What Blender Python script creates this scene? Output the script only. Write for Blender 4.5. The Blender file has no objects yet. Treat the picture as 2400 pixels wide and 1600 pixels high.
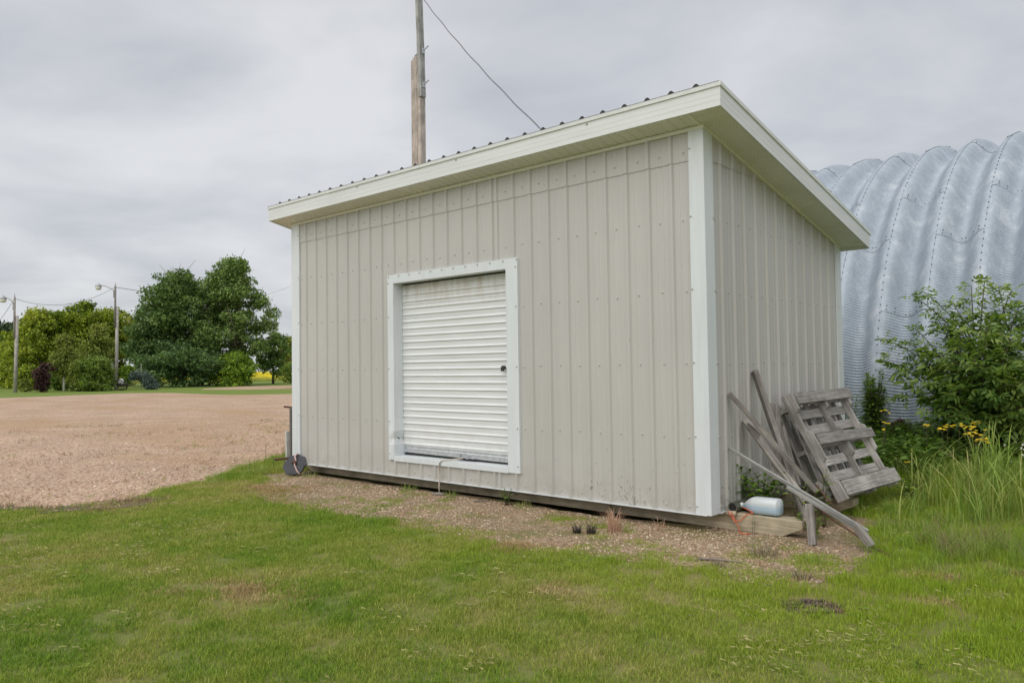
import bpy, bmesh, math, random
import numpy as np
from mathutils import Vector, Matrix, Euler, noise
from mathutils.geometry import tessellate_polygon

S = bpy.context.scene
COL = S.collection
rnd = random.Random(11)
nr = np.random.default_rng(11)
R = math.radians
PI = math.pi

# ------------------------------------------------------------------ camera
CAM_POS = np.array([3.09782756, -5.86521464, 1.23927863])
CAM_M = np.array([[0.7434422110480832, 0.6686515835153529, -0.014097471204029956],
                  [0.03315519861275104, -0.01579449341376587, 0.9993254058527441],
                  [0.6679778526544772, -0.7434080937413942, -0.0339115691600965]])
FPX = 1815.0865
cam_d = bpy.data.cameras.new('camera')
cam = bpy.data.objects.new('camera', cam_d)
COL.objects.link(cam)
cam_d.sensor_width = 36.0
cam_d.lens = FPX / 2400.0 * 36.0
cam_d.clip_start = 0.05
cam_d.clip_end = 8000
mw = Matrix.Identity(4)
for c_ in range(3):
    for r_ in range(3):
        mw[r_][c_] = CAM_M[c_][r_]
mw.translation = Vector(CAM_POS)
cam.matrix_world = mw
S.camera = cam

# ------------------------------------------------------------------ sky, sun, exposure
SUN_EL, SUN_AZ = R(52), R(172)          # azimuth clockwise from +Y: the sun stands in front of the shed, behind thin cloud
W = bpy.data.worlds.new('World')
S.world = W
W.use_nodes = True
wt = W.node_tree
wt.nodes.clear()
def WN(t, **k):
    n = wt.nodes.new(t)
    for a, b in k.items():
        setattr(n, a, b)
    return n
def wl(a, b): wt.links.new(a, b)
w_out = WN('ShaderNodeOutputWorld'); w_bg = WN('ShaderNodeBackground')
w_bg.inputs['Strength'].default_value = 0.1
w_sky = WN('ShaderNodeTexSky', sky_type='NISHITA')
w_sky.sun_disc = False; w_sky.sun_elevation = SUN_EL; w_sky.sun_rotation = SUN_AZ
w_tc = WN('ShaderNodeTexCoord'); w_sep = WN('ShaderNodeSeparateXYZ')
wl(w_tc.outputs['Generated'], w_sep.inputs[0])
w_zm = WN('ShaderNodeMath', operation='MAXIMUM'); w_zm.inputs[1].default_value = 0.0
wl(w_sep.outputs['Z'], w_zm.inputs[0])
w_za = WN('ShaderNodeMath', operation='ADD'); w_za.inputs[1].default_value = 0.17
wl(w_zm.outputs[0], w_za.inputs[0])
w_dx = WN('ShaderNodeMath', operation='DIVIDE'); w_dy = WN('ShaderNodeMath', operation='DIVIDE')
wl(w_sep.outputs['X'], w_dx.inputs[0]); wl(w_za.outputs[0], w_dx.inputs[1])
wl(w_sep.outputs['Y'], w_dy.inputs[0]); wl(w_za.outputs[0], w_dy.inputs[1])
w_cmb = WN('ShaderNodeCombineXYZ')
wl(w_dx.outputs[0], w_cmb.inputs[0]); wl(w_dy.outputs[0], w_cmb.inputs[1])
w_n1 = WN('ShaderNodeTexNoise'); w_n1.inputs['Scale'].default_value = 1.5; w_n1.inputs['Detail'].default_value = 6
w_n1.inputs['Roughness'].default_value = 0.5; w_n1.inputs['Distortion'].default_value = 0.25
wl(w_cmb.outputs[0], w_n1.inputs['Vector'])
w_n2 = WN('ShaderNodeTexNoise'); w_n2.inputs['Scale'].default_value = 0.42; w_n2.inputs['Detail'].default_value = 3
wl(w_cmb.outputs[0], w_n2.inputs['Vector'])
w_mix = WN('ShaderNodeMath', operation='MULTIPLY_ADD'); w_mix.inputs[1].default_value = 0.55
wl(w_n1.outputs['Fac'], w_mix.inputs[0])
w_m2 = WN('ShaderNodeMath', operation='MULTIPLY'); w_m2.inputs[1].default_value = 0.45
wl(w_n2.outputs['Fac'], w_m2.inputs[0]); wl(w_m2.outputs[0], w_mix.inputs[2])
w_rmp = WN('ShaderNodeValToRGB')
SKY_GAIN = 6.05
w_rmp.color_ramp.elements[0].position = 0.37; w_rmp.color_ramp.elements[0].color = (0.49, 0.515, 0.565, 1)
w_rmp.color_ramp.elements[1].position = 0.62; w_rmp.color_ramp.elements[1].color = (0.81, 0.82, 0.84, 1)
wl(w_mix.outputs[0], w_rmp.inputs[0])
w_gain = WN('ShaderNodeVectorMath', operation='SCALE'); w_gain.inputs['Scale'].default_value = SKY_GAIN
wl(w_rmp.outputs[0], w_gain.inputs[0])
w_mx = WN('ShaderNodeMix', data_type='RGBA'); w_mx.inputs[0].default_value = 0.07
wl(w_gain.outputs[0], w_mx.inputs[6]); wl(w_sky.outputs[0], w_mx.inputs[7])
wl(w_mx.outputs[2], w_bg.inputs['Color']); wl(w_bg.outputs[0], w_out.inputs['Surface'])

sun_d = bpy.data.lights.new('sun', 'SUN')
sun = bpy.data.objects.new('sun', sun_d)
COL.objects.link(sun)
sun_d.energy = 1.5
sun_d.angle = R(85)
sun_d.color = (1.0, 0.955, 0.89)
sun_dir = Vector((math.sin(SUN_AZ) * math.cos(SUN_EL), math.cos(SUN_AZ) * math.cos(SUN_EL), math.sin(SUN_EL)))
sun.rotation_euler = sun_dir.to_track_quat('Z', 'Y').to_euler()
sun.location = (0, -10, 20)

S.view_settings.view_transform = 'Standard'
S.view_settings.look = 'None'
S.view_settings.exposure = 0.63
S.view_settings.gamma = 1.0
S.view_settings.use_curve_mapping = False
S.render.engine = 'CYCLES'
S.cycles.use_denoising = True
S.cycles.max_bounces = 7
S.cycles.diffuse_bounces = 4
S.cycles.transparent_max_bounces = 8

# ------------------------------------------------------------------ helpers: places
def ray(px, py):
    """direction in the place for a point of the 2400 x 1600 photograph"""
    return CAM_M.T @ np.array([px - 1200.0, -(py - 800.0), -FPX])
def hit(px, py, axis, val):
    r = ray(px, py); t = (val - CAM_POS[axis]) / r[axis]
    return Vector(CAM_POS + t * r)
def spot(px, dist, z=-0.15):
    r = ray(px, 872.0); h = r[:2] / np.linalg.norm(r[:2])
    p = CAM_POS[:2] + h * dist
    return Vector((p[0], p[1], z))
def hgt(px, py, dist):
    """height above the ground z of image point at a horizontal distance"""
    r = ray(px, py)
    return CAM_POS[2] + r[2] / np.linalg.norm(r[:2]) * dist
def z2(x, y): return (1680 + x / 4.9, 1000 + y / 4.9)
def r5(x, y): return (1640 + x / 3.135, 820 + y / 3.135)
def tl(x, y): return (x / 3.2667, 560 + y / 3.2667)

def sstep(a, b, x):
    t = np.clip((x - a) / (b - a), 0, 1)
    return t * t * (3 - 2 * t)
def gz(x, y):
    """ground height"""
    x = np.asarray(x, float); y = np.asarray(y, float)
    rise = 0.36 * sstep(1.4, 5.2, y) * sstep(-2.5, 0.4, x) * (1 - sstep(14, 30, y))
    und = 0.012 * np.sin(x * 1.7 + 0.6 * y) * np.sin(y * 1.3 - 0.4 * x) * sstep(-1.6, -2.2, y) * sstep(-6.0, -5.0, x) * sstep(9, 6, np.abs(x)) * sstep(-12, -8, y)
    hollow = 0.16 * sstep(0.04, 0.2, y) * (1 - sstep(2.9, 3.1, y)) * sstep(-6.1, -5.9, x) * (1 - sstep(-0.4, -0.12, x))   # washed out under the shed
    return -0.15 + rise * (1 - sstep(0.01, 0.1, hollow)) + und - hollow

# ------------------------------------------------------------------ helpers: objects
def tag(o, label=None, cat=None, group=None, kind=None):
    if label: o['label'] = label
    if cat: o['category'] = cat
    if group: o['group'] = group
    if kind: o['kind'] = kind
    return o
def empty(name, loc, label=None, cat=None, group=None, rot=None):
    o = bpy.data.objects.new(name, None)
    COL.objects.link(o)
    o.location = loc
    o.empty_display_size = 0.2
    if rot is not None: o.rotation_euler = rot
    return tag(o, label, cat, group)
def root_loc(o):
    v = Vector((0, 0, 0))
    while o is not None:
        v += Vector(o.location); o = o.parent
    return v
def link(name, me, parent=None, loc=None, rot=None):
    o = bpy.data.objects.new(name, me)
    COL.objects.link(o)
    if parent is not None: o.parent = parent
    if loc is not None: o.location = loc
    if rot is not None: o.rotation_euler = rot
    return o
def new_mesh(name, verts, faces, mat=None, smooth=False):
    me = bpy.data.meshes.new(name)
    me.from_pydata([tuple(v) for v in verts], [], faces)
    if mat: me.materials.append(mat)
    if smooth:
        me.polygons.foreach_set('use_smooth', [True] * len(me.polygons))
    me.update()
    return me
def np_mesh(name, V, nper, mat=None, smooth=False):
    """mesh of separate polygons, V = (npoly*nper, 3)"""
    V = np.asarray(V, np.float32)
    n = len(V) // nper
    me = bpy.data.meshes.new(name)
    me.vertices.add(len(V)); me.vertices.foreach_set('co', V.ravel())
    me.loops.add(len(V)); me.loops.foreach_set('vertex_index', np.arange(len(V), dtype=np.int32))
    me.polygons.add(n)
    me.polygons.foreach_set('loop_start', np.arange(0, n * nper, nper, dtype=np.int32))
    me.polygons.foreach_set('loop_total', np.full(n, nper, np.int32))
    if smooth: me.polygons.foreach_set('use_smooth', np.ones(n, bool))
    if mat: me.materials.append(mat)
    me.update(); me.validate()
    return me

class MB:
    def __init__(s): s.v = []; s.f = []
    def add(s, vs, fs):
        b = len(s.v); s.v += [Vector(v) for v in vs]; s.f += [tuple(i + b for i in f) for f in fs]
        return s
    def box(s, a, b):
        x0, y0, z0 = a; x1, y1, z1 = b
        return s.add([(x0, y0, z0), (x1, y0, z0), (x1, y1, z0), (x0, y1, z0), (x0, y0, z1), (x1, y0, z1), (x1, y1, z1), (x0, y1, z1)],
                     [(0, 3, 2, 1), (4, 5, 6, 7), (0, 1, 5, 4), (1, 2, 6, 5), (2, 3, 7, 6), (3, 0, 4, 7)])
    def quad(s, a, b, c, d): return s.add([a, b, c, d], [(0, 1, 2, 3)])
    def prism(s, pts, d):
        """closed polygon pts (3d list) extruded by vector d"""
        n = len(pts); d = Vector(d)
        vs = [Vector(p) for p in pts] + [Vector(p) + d for p in pts]
        fs = [tuple(range(n - 1, -1, -1)), tuple(range(n, 2 * n))] + [(i, (i + 1) % n, n + (i + 1) % n, n + i) for i in range(n)]
        return s.add(vs, fs)
    def tube(s, pts, rad, seg=8, cap=True):
        pts = [Vector(p) for p in pts]
        if not isinstance(rad, (list, tuple)): rad = [rad] * len(pts)
        vs = []; fs = []
        up = Vector((0.31, 0.2, 0.93)).normalized()
        for i, p in enumerate(pts):
            d = (pts[min(i + 1, len(pts) - 1)] - pts[max(i - 1, 0)]).normalized()
            u = d.cross(up)
            if u.length < 1e-3: u = d.cross(Vector((1, 0, 0)))
            u.normalize(); w = d.cross(u)
            for k in range(seg):
                a = 2 * PI * k / seg
                vs.append(p + (u * math.cos(a) + w * math.sin(a)) * rad[i])
        for i in range(len(pts) - 1):
            for k in range(seg):
                a = i * seg + k; b = i * seg + (k + 1) % seg
                fs.append((a, b, b + seg, a + seg))
        if cap:
            fs.append(tuple(range(seg - 1, -1, -1))); n = (len(pts) - 1) * seg
            fs.append(tuple(range(n, n + seg)))
        return s.add(vs, fs)
    def build(s, name, mat, parent=None, smooth=False, bevel=0.0, world=True):
        vs = s.v
        if parent is not None and world:
            o0 = root_loc(parent); vs = [v - o0 for v in vs]
        me = new_mesh(name, vs, s.f, mat, smooth)
        if bevel > 0:
            bm = bmesh.new(); bm.from_mesh(me)
            bmesh.ops.bevel(bm, geom=bm.edges[:], offset=bevel, segments=1, affect='EDGES')
            bm.to_mesh(me); bm.free()
        return link(name, me, parent)

def board(name, p0, p1, w, t, mat, parent=None, roll=0.0, bevel=0.003, top_cut=0.0, warp=0.0):
    """a squared timber from p0 to p1, its own object with the grain along local Z"""
    p0 = Vector(p0); p1 = Vector(p1); L = (p1 - p0).length
    nz = 8 if warp else 2
    bm = bmesh.new()
    rings = []
    for i in range(nz):
        z = L * i / (nz - 1); off = warp * math.sin(PI * i / (nz - 1))
        rings.append([bm.verts.new((sx * w / 2, sy * t / 2 + off, z + (top_cut * sx if i == 0 else 0))) for sx, sy in ((-1, -1), (1, -1), (1, 1), (-1, 1))])
    for i in range(nz - 1):
        for k in range(4):
            bm.faces.new((rings[i][k], rings[i][(k + 1) % 4], rings[i + 1][(k + 1) % 4], rings[i + 1][k]))
    bm.faces.new(rings[0][::-1]); bm.faces.new(rings[-1])
    if bevel: bmesh.ops.bevel(bm, geom=bm.edges[:], offset=bevel, segments=1, affect='EDGES')
    me = bpy.data.meshes.new(name); bm.to_mesh(me); bm.free()
    me.materials.append(mat)
    o = link(name, me, parent)
    q = (p1 - p0).to_track_quat('Z', 'Y') @ Euler((0, 0, roll)).to_quaternion()
    o.rotation_euler = q.to_euler(); o.location = p0
    return o

# ------------------------------------------------------------------ helpers: materials
class NT:
    def __init__(s, name):
        s.m = bpy.data.materials.new(name); s.m.use_nodes = True; s.t = s.m.node_tree
        s.b = s.t.nodes['Principled BSDF']; s.o = s.t.nodes['Material Output']
    def n(s, t, **k):
        x = s.t.nodes.new(t)
        for a, b in k.items():
            if a.startswith('i_'): x.inputs[a[2:].replace('_', ' ')].default_value = b
            else: setattr(x, a, b)
        return x
    def l(s, a, b): s.t.links.new(a, b)
    def pos(s): return s.n('ShaderNodeNewGeometry').outputs['Position']
    def obj(s): return s.n('ShaderNodeTexCoord').outputs['Object']
    def scale(s, vec, sc):
        m = s.n('ShaderNodeMapping'); m.inputs['Scale'].default_value = sc; s.l(vec, m.inputs['Vector']); return m.outputs[0]
    def noise(s, vec, scale, detail=3, rough=0.5, dist=0.0):
        x = s.n('ShaderNodeTexNoise'); x.inputs['Scale'].default_value = scale; x.inputs['Detail'].default_value = detail
        x.inputs['Roughness'].default_value = rough; x.inputs['Distortion'].default_value = dist
        s.l(vec, x.inputs['Vector']); return x.outputs['Fac']
    def ramp(s, fac, stops):
        r = s.n('ShaderNodeValToRGB'); e = r.color_ramp.elements
        while len(e) < len(stops): e.new(0.5)
        for el, (p, c) in zip(e, stops):
            el.position = p; el.color = (*c, 1) if len(c) == 3 else c
        s.l(fac, r.inputs[0]); return r.outputs[0]
    def grey(s, fac, a, b, lo=0.0, hi=1.0):
        m = s.n('ShaderNodeMapRange'); m.inputs[1].default_value = lo; m.inputs[2].default_value = hi
        m.inputs[3].default_value = a; m.inputs[4].default_value = b; s.l(fac, m.inputs[0]); return m.outputs[0]
    def math(s, op, a, b):
        m = s.n('ShaderNodeMath', operation=op)
        for i, v in enumerate((a, b)):
            if isinstance(v, (int, float)): m.inputs[i].default_value = v
            else: s.l(v, m.inputs[i])
        return m.outputs[0]
    def mix(s, fac, a, b, blend='MIX'):
        m = s.n('ShaderNodeMix', data_type='RGBA', blend_type=blend)
        for i, v in ((0, fac), (6, a), (7, b)):
            if isinstance(v, (int, float)): m.inputs[i].default_value = v
            elif isinstance(v, tuple): m.inputs[i].default_value = (*v, 1)
            else: s.l(v, m.inputs[i])
        return m.outputs[2]
    def mul(s, col, fac):
        m = s.n('ShaderNodeVectorMath', operation='SCALE')
        if isinstance(col, tuple): m.inputs[0].default_value = col
        else: s.l(col, m.inputs[0])
        if isinstance(fac, (int, float)): m.inputs['Scale'].default_value = fac
        else: s.l(fac, m.inputs['Scale'])
        return m.outputs[0]
    def bump(s, h, strength=0.3, dist=0.01):
        b = s.n('ShaderNodeBump'); b.inputs['Strength'].default_value = strength; b.inputs['Distance'].default_value = dist
        s.l(h, b.inputs['Height']); s.l(b.outputs[0], s.b.inputs['Normal'])
    def set(s, col=None, rough=0.5, metal=0.0, spec=0.5):
        if col is not None:
            if isinstance(col, tuple): s.b.inputs['Base Color'].default_value = (*col, 1)
            else: s.l(col, s.b.inputs['Base Color'])
        if isinstance(rough, (int, float)): s.b.inputs['Roughness'].default_value = rough
        else: s.l(rough, s.b.inputs['Roughness'])
        s.b.inputs['Metallic'].default_value = metal
        s.b.inputs['Specular IOR Level'].default_value = spec
        return s.m

def painted(name, col, rough=0.42, streak=0.06, dirt=0.0, stretch=(9, 9, 0.7)):
    t = NT(name); p = t.pos()
    n1 = t.noise(t.scale(p, stretch), 2.2, 4, 0.6)
    n2 = t.noise(p, 0.9, 2)
    c = t.mul(col, t.grey(n1, 1 - streak, 1 + streak, 0.3, 0.7))
    c = t.mul(c, t.grey(n2, 0.96, 1.03, 0.3, 0.7))
    if dirt:
        # mud flecks thrown up low on the front wall
        v = t.noise(t.scale(p, (1, 1, 0.6)), 36, 4, 0.65)
        sep = t.n('ShaderNodeSeparateXYZ'); t.l(p, sep.inputs[0])
        low = t.grey(sep.outputs['Z'], 1.0, 0.0, 0.0, 0.75)
        rt = t.grey(sep.outputs['X'], 0.0, 1.0, -2.6, -0.9)
        big = t.noise(p, 3.2, 2)
        amt = t.math('MULTIPLY', t.math('MULTIPLY', low, rt), t.grey(big, 0.2, 1.0, 0.4, 0.6))
        th = t.math('MULTIPLY', amt, 0.145)
        spot_ = t.grey(t.math('ADD', v, th), 0.0, 1.0, 0.69, 0.73)
        c = t.mix(t.math('MULTIPLY', spot_, 0.75), c, (0.13, 0.115, 0.07))
        base = t.grey(sep.outputs['Z'], 0.35, 0.0, 0.0, 0.35)
        c = t.mix(t.math('MULTIPLY', base, t.grey(t.noise(p, 7, 4), 0, 1, 0.35, 0.7)), c, (0.30, 0.27, 0.19))
    oi = t.n('ShaderNodeObjectInfo')
    c = t.mul(c, t.grey(oi.outputs['Random'], 0.975, 1.025))
    t.bump(t.noise(t.scale(p, (1, 1, 0.45)), 3.0, 2), 0.12, 0.05)
    return t.set(c, rough)

def wood(name, dark, light, scale=1.0, rough=0.85, vary=0.25):
    t = NT(name); p = t.obj()
    oi = t.n('ShaderNodeObjectInfo')
    off = t.n('ShaderNodeVectorMath', operation='ADD'); t.l(p, off.inputs[0])
    sc_ = t.n('ShaderNodeVectorMath', operation='SCALE'); sc_.inputs['Scale'].default_value = 37.0
    cmb = t.n('ShaderNodeCombineXYZ')
    for i in range(3): t.l(oi.outputs['Random'], cmb.inputs[i])
    t.l(cmb.outputs[0], sc_.inputs[0]); t.l(sc_.outputs[0], off.inputs[1])
    v = off.outputs[0]
    g1 = t.noise(t.scale(v, (42 * scale, 42 * scale, 1.6)), 1.6, 5, 0.6, 0.4)
    g2 = t.noise(t.scale(v, (130 * scale, 130 * scale, 4)), 1.0, 3, 0.6)
    blot = t.noise(v, 5, 4, 0.6)
    f = t.math('ADD', t.math('MULTIPLY', g1, 0.6), t.math('MULTIPLY', g2, 0.4))
    c = t.ramp(f, [(0.32, dark), (0.68, light)])
    c = t.mul(c, t.grey(blot, 0.72, 1.12, 0.35, 0.65))
    c = t.mul(c, t.grey(oi.outputs['Random'], 1 - vary, 1 + vary))
    # knots and nail stains
    vo = t.n('ShaderNodeTexVoronoi'); vo.inputs['Scale'].default_value = 6.5
    t.l(t.scale(v, (1, 1, 0.45)), vo.inputs['Vector'])
    c = t.mix(t.grey(vo.outputs['Distance'], 0.6, 0.0, 0.03, 0.13), c, tuple(x * 0.45 for x in dark))
    t.bump(f, 0.5, 0.004)
    return t.set(c, rough, 0, 0.25)

def leafy(name, cols, rough=0.5, trans=0.3, nscale=0.45, var=0.45, leafn=True):
    """foliage: colours vary from leaf to leaf and over the plant"""
    t = NT(name); geo = t.n('ShaderNodeNewGeometry'); oi = t.n('ShaderNodeObjectInfo')
    isl = geo.outputs['Random Per Island']
    n1 = t.noise(geo.outputs['Position'], nscale, 3, 0.55)
    f = t.math('ADD', t.math('MULTIPLY', n1, 0.55), t.math('MULTIPLY', isl, 0.3))
    f = t.math('ADD', f, t.math('MULTIPLY', oi.outputs['Random'], 0.15))
    k = len(cols)
    c = t.ramp(f, [(0.28 + 0.44 * i / (k - 1), cols[i]) for i in range(k)])
    c = t.mul(c, t.grey(isl, 1 - var, 1 + var))
    t.set(c, rough, 0, 0.3)
    if trans > 0:
        tr = t.n('ShaderNodeBsdfTranslucent'); ms = t.n('ShaderNodeMixShader'); ms.inputs[0].default_value = trans
        c2 = t.mix(1.0, c, (1.1, 1.15, 0.55), 'MULTIPLY')
        t.l(c2, tr.inputs['Color']); t.l(t.b.outputs[0], ms.inputs[1]); t.l(tr.outputs[0], ms.inputs[2])
        t.l(ms.outputs[0], t.o.inputs['Surface'])
    return t.m

def plain(name, col, rough=0.5, metal=0.0, spec=0.5, vary=0.12, nscale=14):
    t = NT(name); p = t.pos()
    c = t.mul(col, t.grey(t.noise(p, nscale, 4, 0.6), 1 - vary, 1 + vary, 0.3, 0.7))
    return t.set(c, rough, metal, spec)

M = {}
M['siding'] = painted('beige_steel_siding', (0.50, 0.491, 0.466), 0.38, 0.02, dirt=1)
M['trim'] = painted('white_trim', (0.67, 0.71, 0.73), 0.42, 0.05)
M['fascia'] = painted('white_fascia', (0.71, 0.73, 0.725), 0.35, 0.05, stretch=(0.7, 0.7, 9))
M['drip'] = plain('roof_edge_trim', (0.68, 0.70, 0.69), 0.38, vary=0.05)
M['roof'] = plain('roof_steel', (0.34, 0.35, 0.36), 0.4, 0.3)
M['closure'] = plain('dark_closure_foam', (0.06, 0.06, 0.065), 0.9)
M['door'] = painted('door_white', (0.70, 0.715, 0.71), 0.4, 0.04, stretch=(0.8, 0.8, 5))
M['galv'] = plain('galvanised_steel', (0.52, 0.54, 0.56), 0.42, 0.55, vary=0.2, nscale=30)
M['dark_metal'] = plain('dark_iron', (0.035, 0.035, 0.035), 0.55)
M['rust'] = plain('rusty_iron', (0.11, 0.055, 0.035), 0.85, vary=0.4, nscale=40)
M['lead'] = plain('lamp_grey', (0.42, 0.43, 0.44), 0.45, 0.3)
M['lamp_glass'] = plain('lamp_glass', (0.75, 0.74, 0.68), 0.25, vary=0.04)
M['grey_wood'] = wood('weathered_grey_wood', (0.10, 0.09, 0.082), (0.43, 0.395, 0.36), vary=0.36)
M['pallet_wood'] = wood('pallet_grey_wood', (0.15, 0.14, 0.132), (0.53, 0.50, 0.47), vary=0.34)
M['skid_wood'] = wood('treated_skid_timber', (0.27, 0.225, 0.15), (0.54, 0.47, 0.345), 0.6, vary=0.08)
M['pole_wood'] = wood('pole_wood', (0.34, 0.29, 0.25), (0.58, 0.515, 0.46), 0.4, vary=0.05)
M['pole_grey'] = wood('pole_grey_wood', (0.17, 0.17, 0.165), (0.48, 0.48, 0.46), 0.5, vary=0.05)
M['far_pole'] = wood('far_pole_wood', (0.30, 0.275, 0.255), (0.52, 0.49, 0.46), 0.15, vary=0.1)
M['twine'] = plain('orange_twine', (0.62, 0.13, 0.05), 0.7)
M['rope'] = plain('pale_rope', (0.52, 0.46, 0.40), 0.85, vary=0.25, nscale=200)
M['pink_rope'] = plain('pink_rope', (0.55, 0.38, 0.36), 0.85, vary=0.2, nscale=160)
M['rubber'] = plain('black_rubber', (0.03, 0.032, 0.04), 0.6, vary=0.3, nscale=30)
M['pipe'] = plain('dull_green_pipe', (0.17, 0.17, 0.13), 0.55, vary=0.35, nscale=12)
M['pipe_shade'] = plain('pipe_mouth_shade', (0.02, 0.02, 0.018), 0.9)  # near-black tone imitating the shade inside the pipe
M['pvc'] = plain('old_pvc', (0.46, 0.37, 0.28), 0.6)
M['cap'] = plain('white_cap', (0.75, 0.75, 0.73), 0.4, vary=0.03)
M['wire'] = plain('overhead_wire', (0.16, 0.165, 0.175), 0.6)
M['bark'] = plain('tree_bark', (0.12, 0.095, 0.075), 0.9, vary=0.35, nscale=6)
M['birch'] = plain('birch_bark', (0.55, 0.53, 0.50), 0.8, vary=0.3, nscale=5)
M['stem'] = plain('green_brown_stem', (0.085, 0.075, 0.04), 0.8, vary=0.3)
M['twig'] = plain('dead_twig', (0.23, 0.20, 0.175), 0.9, vary=0.25)
M['white_pot'] = plain('white_planter', (0.72, 0.72, 0.70), 0.5)
M['concrete'] = plain('foundation_board', (0.30, 0.235, 0.165), 0.9, vary=0.25, nscale=9)
M['pale_paint'] = plain('pale_board_paint', (0.55, 0.55, 0.52), 0.7, vary=0.2)
M['screw'] = plain('painted_screw_head', (0.50, 0.49, 0.46), 0.4, vary=0.05)
M['bottle'] = None

def bottle_mat():
    t = NT('translucent_plastic')
    sep = t.n('ShaderNodeSeparateXYZ'); t.l(t.pos(), sep.inputs[0])
    c = t.mix(t.grey(sep.outputs['Z'], 1.0, 0.0, 0.06, 0.085), (0.62, 0.66, 0.68), (0.44, 0.57, 0.67))
    t.set(c, 0.28)
    t.b.inputs['Subsurface Weight'].default_value = 0.35
    t.b.inputs['Subsurface Radius'].default_value = (0.02, 0.025, 0.03)
    t.b.inputs['Coat Weight'].default_value = 0.2
    return t.m
M['bottle'] = bottle_mat()

def soffit_mat():
    # vented soffit: rows of small punched slots
    t = NT('vented_soffit'); p = t.pos()
    n1 = t.noise(p, 2, 2)
    c = t.mul((0.86, 0.87, 0.82), t.grey(n1, 0.93, 1.05, 0.3, 0.7))
    mp = t.n('ShaderNodeMapping'); mp.inputs['Rotation'].default_value = (0, 0, R(38)); mp.inputs['Scale'].default_value = (1, 1, 1)
    t.l(p, mp.inputs[0])
    w1 = t.n('ShaderNodeTexWave', bands_direction='X'); w1.inputs['Scale'].default_value = 12.5; t.l(mp.outputs[0], w1.inputs['Vector'])
    w2 = t.n('ShaderNodeTexWave', bands_direction='Y'); w2.inputs['Scale'].default_value = 25; t.l(mp.outputs[0], w2.inputs['Vector'])
    hole = t.math('MULTIPLY', t.grey(w1.outputs['Fac'], 0, 1, 0.45, 0.75), t.grey(w2.outputs['Fac'], 0, 1, 0.25, 0.6))
    c = t.mix(t.math('MULTIPLY', hole, 0.42), c, (0.12, 0.115, 0.08))
    return t.set(c, 0.5)
M['soffit'] = soffit_mat()
M['soffit_trim'] = plain('soffit_channel', (0.78, 0.78, 0.70), 0.45, vary=0.05)

def slat_mat():
    t = NT('door_slat_white'); p = t.pos()
    sep = t.n('ShaderNodeSeparateXYZ'); t.l(p, sep.inputs[0])
    n1 = t.noise(t.scale(p, (0.7, 0.7, 6)), 4, 4)
    c = t.mul((0.72, 0.74, 0.745), t.grey(n1, 0.95, 1.04, 0.3, 0.7))
    # rust-brown grime washed down from the drum at the top of the curtain
    up = t.grey(sep.outputs['Z'], 0, 1, 1.92, 2.22)
    st = t.noise(t.scale(p, (6, 6, 1.2)), 2.5, 5, 0.65)
    c = t.mix(t.math('MULTIPLY', up, t.grey(st, 0, 0.8, 0.38, 0.75)), c, (0.42, 0.33, 0.23))
    dn = t.grey(sep.outputs['Z'], 0.5, 0, 0.25, 0.7)
    c = t.mix(t.math('MULTIPLY', dn, t.grey(t.noise(p, 9, 4), 0, 0.7, 0.45, 0.75)), c, (0.45, 0.40, 0.31))
    return t.set(c, 0.38)
M['slat'] = slat_mat()

def quonset_mat():
    t = NT('galvanised_arch'); p = t.pos()
    n1 = t.noise(t.scale(p, (1.2, 1.2, 1)), 2.6, 5, 0.65, 0.5)
    n2 = t.noise(p, 26, 4, 0.7)
    n3 = t.noise(t.scale(p, (5, 5, 0.8)), 1.8, 4, 0.6)
    c = t.ramp(n1, [(0.3, (0.325, 0.38, 0.44)), (0.56, (0.385, 0.44, 0.50)), (0.70, (0.50, 0.545, 0.59))])
    c = t.mul(c, t.grey(n2, 0.90, 1.10, 0.3, 0.7))
    c = t.mul(c, t.grey(n3, 0.88, 1.05, 0.3, 0.7))
    r = t.grey(n1, 0.5, 0.65, 0.3, 0.7)
    return t.set(c, r, 0.1, 0.35)
M['quonset'] = quonset_mat()

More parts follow.
